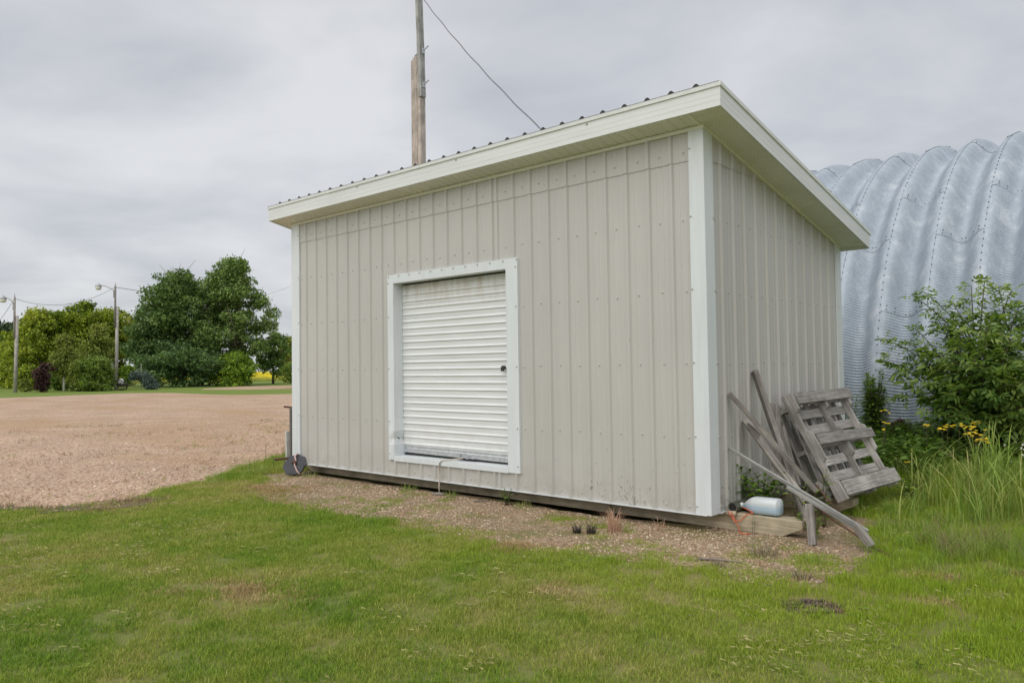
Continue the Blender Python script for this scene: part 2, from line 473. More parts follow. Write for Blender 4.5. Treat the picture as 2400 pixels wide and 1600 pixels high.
# grass and ground colours share one patch pattern so blades and soil agree
def patch_colour(t, p, blade=True):
    a = t.noise(p, 0.42, 4, 0.62, 0.5)
    b = t.noise(p, 1.9, 5, 0.68)
    f = t.math('ADD', t.math('MULTIPLY', t.grey(a, 0.22, 0.78, 0.3, 0.7), 0.6), t.math('MULTIPLY', t.grey(b, 0.22, 0.78, 0.3, 0.7), 0.4))
    return f
def lawn_blade_mat(name, stops, trans=0.4, var=0.32, lush=False):
    t = NT(name); geo = t.n('ShaderNodeNewGeometry'); oi = t.n('ShaderNodeObjectInfo')
    f = patch_colour(t, geo.outputs['Position'])
    f = t.math('ADD', f, t.grey(geo.outputs['Random Per Island'], -0.13, 0.13))
    f = t.math('ADD', f, t.grey(oi.outputs['Random'], -0.05, 0.05))
    c = t.ramp(f, stops)
    if lush:
        sp = t.n('ShaderNodeSeparateXYZ'); t.l(geo.outputs['Position'], sp.inputs[0])
        wob = t.grey(t.noise(geo.outputs['Position'], 1.1, 4, 0.6), -0.55, 0.55, 0.3, 0.7)
        line = t.math('ADD', t.math('ADD', t.math('MULTIPLY', sp.outputs['X'], 0.10), sp.outputs['Y']), wob)
        k = t.math('MULTIPLY', t.grey(line, 0, 1, -2.3, -1.5), t.grey(t.math('ADD', sp.outputs['X'], wob), 0, 1, -2.6, 0.6))
        c = t.mix(t.math('MULTIPLY', k, 0.75), c, (0.33, 0.46, 0.03))
    c = t.mul(c, t.grey(geo.outputs['Random Per Island'], 1 - var, 1 + var))
    t.set(c, 0.5, 0, 0.3)
    tr = t.n('ShaderNodeBsdfTranslucent'); ms = t.n('ShaderNodeMixShader'); ms.inputs[0].default_value = trans
    t.l(c, tr.inputs['Color']); t.l(t.b.outputs[0], ms.inputs[1]); t.l(tr.outputs[0], ms.inputs[2]); t.l(ms.outputs[0], t.o.inputs['Surface'])
    return t.m
LAWN = [(0.25, (0.145, 0.285, 0.02)), (0.42, (0.255, 0.375, 0.032)), (0.56, (0.38, 0.42, 0.075)), (0.72, (0.52, 0.46, 0.18))]
M['lawn_blade'] = lawn_blade_mat('lawn_blade', LAWN, lush=True)
M['tall_blade'] = lawn_blade_mat('tall_blade', [(0.3, (0.20, 0.34, 0.05)), (0.5, (0.29, 0.41, 0.075)), (0.62, (0.38, 0.42, 0.12)), (0.72, (0.46, 0.40, 0.18))], 0.4)
M['dry_blade'] = lawn_blade_mat('dry_blade', [(0.3, (0.50, 0.31, 0.22)), (0.7, (0.62, 0.42, 0.29))], 0.15)
M['straw_blade'] = lawn_blade_mat('straw_blade', [(0.3, (0.22, 0.16, 0.085)), (0.7, (0.33, 0.24, 0.14))], 0.1)
M['burnt_blade'] = lawn_blade_mat('burnt_blade', [(0.3, (0.025, 0.022, 0.022)), (0.7, (0.055, 0.045, 0.042))], 0.0)
M['grey_blade'] = lawn_blade_mat('grey_blade', [(0.3, (0.15, 0.12, 0.085)), (0.7, (0.25, 0.205, 0.15))], 0.1)

def soil_mat():
    t = NT('lawn_soil'); p = t.pos()
    f = patch_colour(t, p)
    fine = t.noise(p, 60, 4, 0.7)
    g = t.ramp(f, [(0.30, (0.13, 0.20, 0.025)), (0.45, (0.175, 0.22, 0.035)), (0.56, (0.235, 0.23, 0.06)), (0.68, (0.30, 0.25, 0.12))])
    s_ = t.ramp(fine, [(0.3, (0.10, 0.075, 0.045)), (0.7, (0.25, 0.20, 0.13))])
    c = t.mix(t.grey(fine, 0.15, 0.6, 0.4, 0.62), g, s_)
    # far off no blades stand on the sheet: there the sheet carries the mown green
    sep = t.n('ShaderNodeSeparateXYZ'); t.l(p, sep.inputs[0])
    far = t.grey(sep.outputs['X'], 1.0, 0.0, -16, -11)
    fg = t.ramp(t.noise(p, 0.35, 4), [(0.3, (0.13, 0.205, 0.035)), (0.7, (0.19, 0.235, 0.05))])
    c = t.mix(far, c, fg)
    t.bump(fine, 0.5, 0.02)
    return t.set(c, 0.9, 0, 0.2)
M['soil'] = soil_mat()

def gravel_mat(name, cols, scale, moss=0.0, dirt=0.3, big=0.0):
    t = NT(name); p = t.pos()
    vo = t.n('ShaderNodeTexVoronoi'); vo.inputs['Scale'].default_value = scale; t.l(p, vo.inputs['Vector'])
    vo2 = t.n('ShaderNodeTexVoronoi'); vo2.inputs['Scale'].default_value = scale * 2.3; t.l(p, vo2.inputs['Vector'])
    sp = t.n('ShaderNodeSeparateColor'); t.l(vo.outputs['Color'], sp.inputs[0])
    c = t.ramp(sp.outputs[0], [(i / (len(cols) - 1), x) for i, x in enumerate(cols)])
    sp2 = t.n('ShaderNodeSeparateColor'); t.l(vo2.outputs['Color'], sp2.inputs[0])
    c2 = t.ramp(sp2.outputs[1], [(i / (len(cols) - 1), x) for i, x in enumerate(cols)])
    c = t.mix(0.45, c, c2)
    edge = t.grey(vo.outputs['Distance'], 1.0, 1 - dirt, 0.35, 0.75)
    c = t.mul(c, edge)
    n = t.noise(p, 0.7, 5, 0.65)
    c = t.mul(c, t.grey(n, 0.86, 1.1, 0.35, 0.65))
    if big:
        # wheel tracks and thin weedy drift across the yard
        n3 = t.noise(t.scale(p, (0.5, 1, 1)), 0.22, 5, 0.6, 0.6)
        c = t.mix(t.grey(n3, 0.0, 0.6, 0.49, 0.63), c, (0.40, 0.26, 0.14))
        n4 = t.noise(p, 1.6, 5, 0.7)
        c = t.mix(t.grey(n4, 0.0, 0.55, 0.64, 0.74), c, (0.20, 0.20, 0.07))
    if moss:
        n3 = t.noise(p, 1.7, 5, 0.7, 0.5)
        c = t.mix(t.grey(n3, 0, 0.6, 0.50, 0.62), c, (0.20, 0.125, 0.07))
        n2 = t.noise(p, 2.4, 5, 0.65)
        c = t.mix(t.grey(n2, 0, moss, 0.47, 0.60), c, (0.15, 0.155, 0.045))
        n4 = t.noise(t.scale(p, (1, 1, 0)), 5.3, 4, 0.7)
        c = t.mix(t.grey(n4, 0, 0.55, 0.58, 0.68), c, (0.30, 0.14, 0.065))
    hgt_ = t.grey(vo.outputs['Distance'], 1.0, 0.0, 0.0, 0.7)
    t.bump(hgt_, 0.9, 0.012)
    return t.set(c, 0.85, 0, 0.25)
M['yard'] = gravel_mat('pink_yard_gravel', [(0.36, 0.24, 0.165), (0.57, 0.385, 0.265), (0.64, 0.43, 0.29), (0.74, 0.585, 0.45), (0.48, 0.32, 0.225)], 26, 0.0, 0.45, 1.0)
M['strip'] = gravel_mat('brown_strip_gravel', [(0.20, 0.13, 0.08), (0.37, 0.265, 0.165), (0.45, 0.32, 0.205), (0.58, 0.48, 0.36), (0.30, 0.205, 0.13)], 42, 0.7, 0.5)
def pebble_mat(name, cols):
    t = NT(name); oi = t.n('ShaderNodeObjectInfo'); p = t.pos()
    c = t.ramp(oi.outputs['Random'], [(i / (len(cols) - 1), x) for i, x in enumerate(cols)])
    c = t.mul(c, t.grey(t.noise(p, 90, 3), 0.85, 1.12, 0.3, 0.7))
    return t.set(c, 0.75, 0, 0.3)
M['pebble'] = pebble_mat('strip_pebble', [(0.23, 0.155, 0.10), (0.40, 0.285, 0.185), (0.50, 0.365, 0.24), (0.31, 0.21, 0.14), (0.66, 0.56, 0.44), (0.44, 0.30, 0.19)])
M['yard_pebble'] = pebble_mat('yard_pebble', [(0.33, 0.22, 0.165), (0.52, 0.37, 0.275), (0.58, 0.41, 0.31), (0.43, 0.29, 0.22), (0.70, 0.59, 0.49)])
M['dirt'] = plain('dark_damp_earth', (0.13, 0.10, 0.075), 0.95, vary=0.5, nscale=22)

M['maple'] = leafy('maple_leaf', [(0.095, 0.161, 0.015), (0.190, 0.275, 0.026), (0.313, 0.380, 0.041), (0.437, 0.446, 0.076)], trans=0.37)
M['poplar'] = leafy('poplar_leaf', [(0.057, 0.115, 0.028), (0.121, 0.201, 0.053), (0.196, 0.293, 0.083), (0.287, 0.368, 0.127)], trans=0.33)
M['willow'] = leafy('willow_leaf', [(0.069, 0.133, 0.043), (0.125, 0.211, 0.073), (0.192, 0.278, 0.108)], trans=0.33)
M['birch_leaf'] = leafy('birch_leaf', [(0.108, 0.162, 0.026), (0.198, 0.260, 0.050), (0.306, 0.332, 0.082)], trans=0.37)
M['bright'] = leafy('bright_shrub_leaf', [(0.110, 0.211, 0.024), (0.203, 0.321, 0.037), (0.304, 0.405, 0.059)], trans=0.40)
M['shrub'] = leafy('shrub_leaf', [(0.078, 0.147, 0.024), (0.147, 0.224, 0.041), (0.216, 0.293, 0.061)], trans=0.35)
M['purple'] = leafy('purple_leaf', [(0.033, 0.018, 0.021), (0.075, 0.038, 0.042), (0.128, 0.068, 0.063)], trans=0.27)
M['spruce'] = leafy('spruce_needle', [(0.085, 0.125, 0.11), (0.14, 0.19, 0.17), (0.22, 0.27, 0.25)], trans=0.20)
M['dark_tree'] = leafy('dark_conifer', [(0.033, 0.063, 0.030), (0.068, 0.108, 0.054), (0.105, 0.150, 0.083)], trans=0.23)
M['elder'] = leafy('elder_leaf', [(0.065, 0.145, 0.03), (0.12, 0.215, 0.045), (0.19, 0.285, 0.065), (0.31, 0.38, 0.11)], trans=0.43, nscale=1.5, var=0.28)
M['weed'] = leafy('weed_leaf', [(0.075, 0.158, 0.022), (0.135, 0.240, 0.038), (0.225, 0.330, 0.060)], trans=0.40, nscale=2.5)
M['lime'] = leafy('lime_weed_leaf', [(0.130, 0.234, 0.026), (0.221, 0.338, 0.039), (0.338, 0.429, 0.065)], trans=0.45, nscale=3)
M['tansy'] = plain('yellow_petal', (0.85, 0.62, 0.03), 0.6, vary=0.15, nscale=60)
M['clover'] = plain('white_clover_head', (0.62, 0.62, 0.54), 0.7, vary=0.1, nscale=60)
def canola_mat():
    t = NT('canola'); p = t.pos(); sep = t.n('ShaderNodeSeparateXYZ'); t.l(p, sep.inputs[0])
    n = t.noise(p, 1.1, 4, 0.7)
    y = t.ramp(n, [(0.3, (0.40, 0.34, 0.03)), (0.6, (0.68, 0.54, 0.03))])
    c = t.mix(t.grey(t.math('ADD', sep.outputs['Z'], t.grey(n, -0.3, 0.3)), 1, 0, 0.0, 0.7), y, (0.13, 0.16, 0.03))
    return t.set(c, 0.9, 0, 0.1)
M['canola'] = canola_mat()

# =================================================================== THE SETTING: ground
def axis(near0, near1, step, far):
    a = list(np.arange(near0, near1 + 1e-6, step)); s = step; x = near1
    while x < far: s *= 1.28; x += s; a.append(x)
    s = step; x = near0; lo = []
    while x > -far: s *= 1.28; x -= s; lo.append(x)
    return np.array(lo[::-1] + a)
gx = axis(-10, 4.5, 0.14, 3000); gy = axis(-6.5, 7, 0.14, 3000)
X, Y = np.meshgrid(gx, gy, indexing='ij')
Z = gz(X, Y)
nx, ny = X.shape
idx = np.arange(nx * ny).reshape(nx, ny)
fc = np.stack([idx[:-1, :-1], idx[1:, :-1], idx[1:, 1:], idx[:-1, 1:]], -1).reshape(-1, 4)
ground = link('ground', new_mesh('ground', np.stack([X, Y, Z], -1).reshape(-1, 3).tolist(), fc.tolist(), M['soil'], True))
tag(ground, kind='structure')

def rough_poly(pts, amp, step, seed, freq=1.3):
    """closed outline, subdivided and made ragged"""
    out = []
    n = len(pts)
    for i in range(n):
        a = Vector(pts[i]); b = Vector(pts[(i + 1) % n]); L = (b - a).length; k = max(1, int(L / step))
        k = min(k, 160)
        nrm = Vector((-(b - a).y, (b - a).x)).normalized() if L > 0 else Vector((0, 0))
        for j in range(k):
            p = a.lerp(b, j / k)
            w = noise.noise(Vector((p.x * freq, p.y * freq, seed))) + 0.6 * noise.noise(Vector((p.x * freq * 3.7, p.y * freq * 3.7, seed + 5)))
            out.append(p + nrm * amp * w)
    return out
def sheet(name, outline, z, mat, seed=0):
    tri = tessellate_polygon([[Vector((p.x, p.y, 0)) for p in outline]])
    vs = [(p.x, p.y, z) for p in outline]
    fs = []
    for f in tri:
        a, b, c = (Vector(vs[i]) for i in f)
        fs.append(f if (b - a).cross(c - a).z > 0 else f[::-1])
    return tag(link(name, new_mesh(name, vs, fs, mat)), kind='structure')
v2 = lambda v: (v.x, v.y)
YARD = [(-6.9, -3.75), (-6.15, -3.35), (-5.75, -3.0), (-5.72, -2.5), (-6.25, -1.62), (-6.85, -0.64), (-7.75, 0.45), (-8.5, 1.5), (-9.8, 4.0), (-10.5, 8.5), (-9, 16), (-14, 40)] + \
       [v2(spot(px, d)) for px, d in ((760, 49), (640, 48.5), (540, 49.5), (470, 53), (400, 58), (300, 60), (200, 58.5), (100, 57), (0, 56), (-150, 54), (-500, 52))] + [(-40, -24), (-16, -9), (-9.5, -5.4)]
yard_out = rough_poly(YARD, 0.10, 0.16, 3.0)
sheet('gravel_yard', yard_out, -0.146, M['yard'])
DRIVE = [v2(spot(px, d)) for px, d in ((470, 66), (560, 63.5), (700, 62), (900, 62), (1100, 64), (1100, 77), (900, 77), (700, 76.5), (560, 76), (480, 70))]
sheet('gravel_drive', rough_poly(DRIVE, 0.3, 1.5, 8.0, 0.3), -0.146, M['yard'])
STRIP = [(-6.35, 0.3), (-6.3, -0.35), (-5.85, -0.62), (-5.45, -1.12), (-5.1, -1.28), (-4.5, -1.44), (-3.7, -1.47), (-2.8, -1.36), (-1.9, -1.36), (-1.25, -1.27), (-0.98, -1.42),
         (-0.55, -1.28), (0, -1.18), (0.42, -1.02), (0.84, -1.2), (1.2, -1.1), (1.32, -0.5), (1.22, 0.1), (1.02, 0.75), (0.85, 1.3), (0.3, 1.55), (0.0, 1.5), (-0.1, 0.35), (-0.45, 0.14), (-1.6, 0.10), (-3.0, 0.13), (-4.6, 0.10), (-5.9, 0.12), (-6.1, 0.3)]
strip_out = rough_poly(STRIP, 0.09, 0.12, 1.0, 1.9)
sheet('gravel_strip', strip_out, -0.1475, M['strip'])
def inside(poly, px, py):
    px = np.asarray(px); py = np.asarray(py); r = np.zeros(px.shape, bool)
    n = len(poly); j = n - 1
    for i in range(n):
        xi, yi = poly[i][0], poly[i][1]; xj, yj = poly[j][0], poly[j][1]
        if yi != yj:
            c = ((yi > py) != (yj > py)) & (px < (xj - xi) * (py - yi) / (yj - yi) + xi)
            r ^= c
        j = i
    return r
# damp bare earth along the yard's edge
EARTH = [(-6.65, -3.5), (-6.1, -3.42), (-5.62, -3.2), (-5.35, -2.85), (-5.3, -2.2), (-5.5, -1.9), (-5.75, -2.3), (-5.7, -2.75), (-5.9, -3.05), (-6.5, -3.3)]
earth_out = rough_poly(EARTH, 0.12, 0.1, 6.0, 3.0)
sheet('bare_earth', earth_out, -0.1435, M['dirt'])
TRACK = [(1.12, -1.45), (1.3, -1.56), (1.52, -1.42), (1.46, -1.3), (1.25, -1.29)]
track_out = rough_poly(TRACK, 0.1, 0.06, 9.0, 4.0)
sheet('bare_patch', track_out, -0.1455, M['dirt'])

# =================================================================== THE SHED
SH = empty('shed', (-3.08, 1.55, -0.15), 'beige ribbed metal shed with white trim and a small white roll-up door', 'shed')
SLOPE = 0.2136
def sof(y): return 3.244 - SLOPE * y
XL, XR, YF, YB = -6.17, 0.0, 0.0, 3.15
RIB_F = [-0.297 - 0.2286 * k for k in range(10)] + [-5.856 + 0.2286 * k for k in range(16)]
RIB_F.sort()
RIB_R = [0.302 + 0.2286 * k for k in range(12)]
def profile(a, b, ribs):
    """(s, out) along a sheet: trapezoid ribs plus two faint stiffeners between"""
    pts = [(a, 0.0)]
    rs = [r for r in ribs if a - 0.001 <= r - 0.03 and r + 0.03 <= b + 0.001]
    for r in rs:
        pts += [(r - 0.026, 0.0), (r - 0.013, 0.020), (r + 0.013, 0.020), (r + 0.026, 0.0)]
        for q in (0.085, 0.15):
            if r + q + 0.012 < b and not any(abs(r + q - r2) < 0.05 for r2 in ribs):
                pts += [(r + q - 0.008, 0.0), (r + q, 0.0035), (r + q + 0.008, 0.0)]
    pts.append((b, 0.0))
    out = [pts[0]]
    for p in pts[1:]:
        if p[0] > out[-1][0] + 1e-4: out.append(p)
    return out
def panel(place, a, b, ribs, z0, ztop, cuts=(), off=0.0, name='wall_panel'):
    """one siding sheet; place(s, out, z) -> point; cuts are (s0, s1, z0, z1) openings"""
    pr = profile(a, b, ribs)
    brk = sorted(set([p[0] for p in pr] + [c for cu in cuts for c in cu[:2] if a < c < b]))
    def out(s):
        for (s0, o0), (s1, o1) in zip(pr[:-1], pr[1:]):
            if s0 <= s <= s1: return o0 + (o1 - o0) * (s - s0) / (s1 - s0)
        return 0
    m = MB(); mu = MB()
    whole = any(c[0] <= a and c[1] >= b for c in cuts)       # an opening right across: the sheet is in two pieces
    for s0, s1 in zip(brk[:-1], brk[1:]):
        spans = [(z0, None)]
        for c in cuts:
            if s0 >= c[0] - 1e-6 and s1 <= c[1] + 1e-6:
                spans = [(z0, c[2]), (c[3], None)]
        for lo, hi in spans:
            h0 = ztop(s0) if hi is None else hi; h1 = ztop(s1) if hi is None else hi
            if h0 <= lo + 1e-4 and h1 <= lo + 1e-4: continue
            h0 = max(h0, lo); h1 = max(h1, lo)
            (mu if whole and hi is None else m).quad(place(s0, out(s0) + off, lo), place(s1, out(s1) + off, lo), place(s1, out(s1) + off, h1), place(s0, out(s0) + off, h0))
    for q in (m, mu):
        if q.f: q.build(name, M['siding'], SH)
LAP = 3.0
front = lambda s, o, z: (s, -o, z)
right = lambda s, o, z: (o, s, z)
DOOR = (-4.03, -2.20, 0.20, 2.27)
xs = [-6.15, -5.05, -4.135, -3.22, -2.29, -1.555, -0.64, -0.02]
for a, b in zip(xs[:-1], xs[1:]):
    panel(front, a, b, RIB_F, 0.004, lambda s: LAP, [DOOR])
    panel(front, a, b, RIB_F, LAP - 0.03, lambda s: 3.25, (), 0.006)
ys = [0.02, 0.87, 1.785, 2.70, 3.14]
for a, b in zip(ys[:-1], ys[1:]):
    panel(right, a, b, RIB_R, 0.004, lambda s: min(LAP, sof(s) + 0.004))
    panel(right, a, b, RIB_R, LAP - 0.03, lambda s: sof(s) + 0.004, (), 0.006)
ribs_l = [0.3 + 0.2286 * k for k in range(12)]
for a, b in zip(ys[:-1], ys[1:]):
    panel(lambda s, o, z: (XL - o, YB - s, z), YB - b, YB - a, ribs_l, 0.004, lambda s: sof(YB - s) + 0.004)
for a, b in zip(xs[:-1], xs[1:]):
    panel(lambda s, o, z: (XL + XR - s, YB + o, z), XL + XR - b, XL + XR - a, [XL + XR - r for r in RIB_F], 0.004, lambda s: sof(YB) + 0.004)
# floor deck closes the box from below
MB().box((XL + 0.02, 0.03, 0.004), (XR - 0.02, YB - 0.03, 0.03)).build('floor_deck', M['skid_wood'], SH)

# corner trims: folded strips, 22 mm proud so that they cover the ribs
def corner(x, y, sx, sy, wx, wy, h, name='corner_trim'):
    p = 0.022; t = 0.003
    X0 = x + sx * p; Y0 = y + sy * p
    zx = lambda yy: sof(yy) - 0.002
    m = MB()
    def strip(a, b):
        m.add([(a[0], a[1], 0.0), (b[0], b[1], 0.0), (b[0], b[1], zx(max(b[1], 0))), (a[0], a[1], zx(max(a[1], 0)))], [(0, 1, 2, 3)])
    pts = [(X0 - sx * (wx + p), Y0 - sy * 0.020), (X0 - sx * (wx + p), Y0), (X0 - sx * 0.003, Y0), (X0, Y0 - sy * 0.003), (X0, Y0 - sy * (wy + p)), (X0 - sx * 0.020, Y0 - sy * (wy + p))]
    # small stiffening fold along each leg
    for a, b in zip(pts[:-1], pts[1:]): strip(a, b)
    return m.build(name, M['trim'], SH)
corner(0, 0, 1, -1, 0.118, 0.138, 3.22)
corner(XL, 0, -1, -1, 0.164, 0.13, 3.22)
corner(0, YB, 1, 1, 0.13, 0.118, 2.5)
corner(XL, YB, -1, 1, 0.13, 0.118, 2.5)
# folded foot trim and the soffit channel
m = MB(); m.box((XL + 0.14, -0.024, -0.006), (XR - 0.02, 0.02, 0.0035)); m.build('base_trim', M['trim'], SH)
m = MB(); m.box((-0.02, 0.145, -0.006), (0.024, YB - 0.1, 0.0035)); m.build('base_trim', M['trim'], SH)

# soffit, fascia, roof
OF, OX, OB = 0.25, 0.30, 0.215
XA, XZ = XL - 0.215, XR + OX
Y0, Y1 = -OF, YB + OB - 0.06
def soffit_panel(pts_of, n=3):
    """a strip with n shallow V grooves; pts_of(u, v, dz)"""
    m = MB()
    g = 0.006
    us = []
    for i in range(n):
        a = i / n; us += [(a, -0.007), (a + 0.03, 0.0), ((i + 1) / n - 0.03, 0.0)]
    us.append((1.0, -0.007))
    for (u0, d0), (u1, d1) in zip(us[:-1], us[1:]):
        m.quad(pts_of(u0, 0, -d0), pts_of(u0, 1, -d0), pts_of(u1, 1, -d1), pts_of(u1, 0, -d1))
    return m.build('soffit_panel', M['soffit'], SH)
w = 0.3045
x = XR
while x > XA + 0.01:
    x1 = max(x - w, XA)
    soffit_panel(lambda u, v, d, a=x, b=x1: (a + (b - a) * u, Y0 + (0.0 - Y0) * v, sof(Y0 + (0.0 - Y0) * v) + d))
    x = x1
y = Y0
while y < Y1 - 0.01:
    y1 = min(y + w, Y1)
    soffit_panel(lambda u, v, d, a=y, b=y1: (XR + (XZ - XR) * v, a + (b - a) * u, sof(a + (b - a) * u) + d))
    y = y1
y = Y0 + 0.26
while y < Y1 - 0.01:
    y1 = min(y + w, Y1)
    soffit_panel(lambda u, v, d, a=y, b=y1: (XL + (XA - XL) * v, a + (b - a) * u, sof(a + (b - a) * u) + d))
    y = y1
x = XR
while x > XL + 0.01:
    x1 = max(x - w, XL)
    soffit_panel(lambda u, v, d, a=x, b=x1: (a + (b - a) * u, YB + (Y1 - YB) * v, sof(YB + (Y1 - YB) * v) + d))
    x = x1
# J channels against the walls and the mitre strip at the near corner
m = MB(); m.prism([(XA + 0.2, -0.028, sof(0) - 0.03), (XA + 0.2, -0.004, sof(0) - 0.03), (XA + 0.2, -0.004, sof(0)), (XA + 0.2, -0.028, sof(0))], (XR + 0.03 - XA - 0.2, 0, 0))
m.build('soffit_channel', M['soffit_trim'], SH)
def slope_bar(x0, x1, ya, yb, lo, hi, name, mat):
    m = MB()
    vs = [(x, y, sof(y) + d) for x in (x0, x1) for y in (ya, yb) for d in (lo, hi)]
    m.add(vs, [(0, 1, 3, 2), (4, 6, 7, 5), (0, 4, 5, 1), (2, 3, 7, 6), (0, 2, 6, 4), (1, 5, 7, 3)])
    return m.build(name, mat, SH)
slope_bar(0.004, 0.030, -0.03, YB, -0.03, -0.001, 'soffit_channel', M['soffit_trim'])
slope_bar(-0.012, 0.012, Y0 + 0.004, -0.03, -0.009, 0.001, 'soffit_channel', M['soffit_trim'])
slope_bar(XZ - 0.26, XZ - 0.004, YB - 0.012, YB + 0.012, -0.009, 0.001, 'soffit_channel', M['soffit_trim'])
# fascia: stepped metal boards with three long creases
def fascia_section(h):
    return [(0.0, 0.0), (0.0, 0.3 * h), (0.001, 0.305 * h), (0.001, 0.58 * h), (0.002, 0.585 * h), (0.002, 0.82 * h), (0.001, 0.826 * h), (0.001, h)]
FH = 0.158
FB = -0.012           # fascia bottom relative to the soffit plane
def fascia_front(xa, xb, off):
    sec = fascia_section(FH); m = MB()
    zb = sof(Y0) + FB
    pts = [(xa, Y0 - o - off, zb + z) for o, z in sec] + [(xa, Y0 + 0.02, zb + FH), (xa, Y0 + 0.02, zb + 0.004), (xa, Y0 + 0.004, zb)]
    m.prism(pts, (xb - xa, 0, 0))
    return m.build('fascia', M['fascia'], SH)
fascia_front(-1.30, XZ, 0.0015); fascia_front(-4.95, -1.295, 0.0); fascia_front(XA, -4.945, 0.0015)
def fascia_side(x, sx, ya, yb, off=0.0):
    sec = fascia_section(FH); m = MB()
    n = len(sec)
    for yy in (ya, yb):
        m.add([(x + sx * (o + off), yy, sof(yy) + FB + z) for o, z in sec] + [(x - sx * 0.02, yy, sof(yy) + FB + FH), (x - sx * 0.02, yy, sof(yy) + FB + 0.004)], [])
    k = n + 2
    for i in range(k):
        m.f.append((i, (i + 1) % k, k + (i + 1) % k, k + i))
    m.f.append(tuple(range(k - 1, -1, -1))); m.f.append(tuple(range(k, 2 * k)))
    return m.build('fascia', M['fascia'], SH)
fascia_side(XZ, 1, Y0 - 0.002, Y1)
fascia_side(XA, -1, Y0, Y1)
m = MB(); zb = sof(Y1) + FB
m.box((XA + 0.02, Y1, zb), (XZ - 0.02, Y1 + 0.02, zb + FH)); m.build('fascia', M['fascia'], SH)
# drip edge / gable trim over the fascia
def roofz(y): return sof(y) + FB + FH
slope_bar(XA - 0.004, XZ + 0.012, Y0 - 0.014, Y0 + 0.06, FB + FH - 0.004, FB + FH + 0.031, 'roof_edge', M['drip'])
slope_bar(XZ - 0.09, XZ + 0.0125, Y0 + 0.062, Y1 + 0.03, FB + FH - 0.004, FB + FH + 0.030, 'roof_edge', M['drip'])
slope_bar(XA - 0.013, XA + 0.09, Y0 + 0.062, Y1 + 0.03, FB + FH - 0.004, FB + FH + 0.030, 'roof_edge', M['drip'])
# ribbed roof sheets, five side by side, foam closures under the rib ends
def roof_sheet(xa, xb):
    m = MB(); pts = [(xa, 0.0)]
    k0 = math.ceil((xa - XA) / 0.2286)
    r = 0.097 - 0.2286 * 27
    while r < xa + 0.001: r += 0.2286
    ribs = []
    while r + 0.03 < xb:
        if r - 0.03 > xa: pts += [(r - 0.032, 0), (r - 0.010, 0.022), (r + 0.010, 0.022), (r + 0.032, 0)]; ribs.append(r)
        r += 0.2286
    pts.append((xb, 0.0))
    for (a, h0), (b, h1) in zip(pts[:-1], pts[1:]):
        ya, yb = Y0 - 0.018, Y1 + 0.03
        zz = FB + FH + 0.032
        m.quad((a, ya, sof(ya) + zz + h0), (b, ya, sof(ya) + zz + h1), (b, yb, sof(yb) + zz + h1), (a, yb, sof(yb) + zz + h0))
    o = m.build('roof_sheet', M['roof'], SH)
    c = MB()
    for r in ribs:
        y = Y0 - 0.016; zz = sof(y) + FB + FH + 0.031
        c.prism([(r - 0.026, y, zz), (r + 0.026, y, zz), (r + 0.006, y, zz + 0.019), (r - 0.006, y, zz + 0.019)], (0, 0.02, -0.02 * SLOPE))
    cc = c.build('rib_closure', M['closure'], o); cc['kind'] = 'stuff'
    return o
nx_ = 7
for i in range(nx_):
    a = XA + 0.0 + (XZ - XA) * i / nx_; b = XA + (XZ - XA) * (i + 1) / nx_
    RO = 0.097 - 0.2286 * 27.5; a = RO + 0.2286 * round((a - RO) / 0.2286) if i else XA; b = RO + 0.2286 * round((b - RO) / 0.2286) if i < nx_ - 1 else XZ
    roof_sheet(a, b)

# screws: small domed hex heads
def screw(m, p, nrm):
    nrm = Vector(nrm); u = nrm.orthogonal().normalized(); w_ = nrm.cross(u); p = Vector(p)
    vs = []
    for r, h in ((0.0105, 0.0), (0.0098, 0.003), (0.0058, 0.0035), (0.005, 0.009)):
        vs += [p + nrm * h + (u * math.cos(PI / 3 * k) + w_ * math.sin(PI / 3 * k)) * r for k in range(6)]
    fs = []
    for j in range(3):
        for k in range(6): fs.append((j * 6 + k, j * 6 + (k + 1) % 6, j * 6 + 6 + (k + 1) % 6, j * 6 + 6 + k))
    fs.append(tuple(range(18, 24)))
    m.add(vs, fs)
GIRT = [0.055, 0.633, 1.25, 1.866, 2.48, 3.056]
m = MB()
mid = [r + 0.1143 for r in RIB_F[:-1] if r + 0.1143 < -2.40 and r + 0.1143 < -2.4] + [r + 0.1143 for r in RIB_F if r > -2.36]
mid = [q for q in mid if q < -0.14] + [-5.97]
for q in mid:
    for g in GIRT:
        if -4.16 < q < -2.03 and 0.17 < g < 2.38: continue
        jx, jz = rnd.uniform(-0.012, 0.012), rnd.uniform(-0.008, 0.008)
        screw(m, (q + jx, -0.0005 if g < 3 else -0.007, g + jz), (0, -1, 0))
for q in [0.19] + [r + 0.1143 for r in RIB_R][:-1] + [2.93]:
    for g in GIRT[:5]:
        if g < sof(q) - 0.08: screw(m, (0.0005, q + rnd.uniform(-0.012, 0.012), g + rnd.uniform(-0.008, 0.008)), (1, 0, 0))
for g in GIRT:
    screw(m, (-0.108, -0.0225, g + 0.012), (0, -1, 0)); screw(m, (-6.022, -0.0225, g + 0.012), (0, -1, 0))
    if g < 2.9: screw(m, (0.0225, 0.128, g), (1, 0, 0)); screw(m, (0.0225, 3.05, min(g, 2.5)), (1, 0, 0))
for k in range(12):
    screw(m, (-4.10 + k * 0.184, -0.0265, 2.335), (0, -1, 0))
for g in (0.25, 0.63, 1.25, 1.86, 2.26):
    screw(m, (-2.09, -0.0265, g), (0, -1, 0)); screw(m, (-4.112, -0.0265, g), (0, -1, 0))
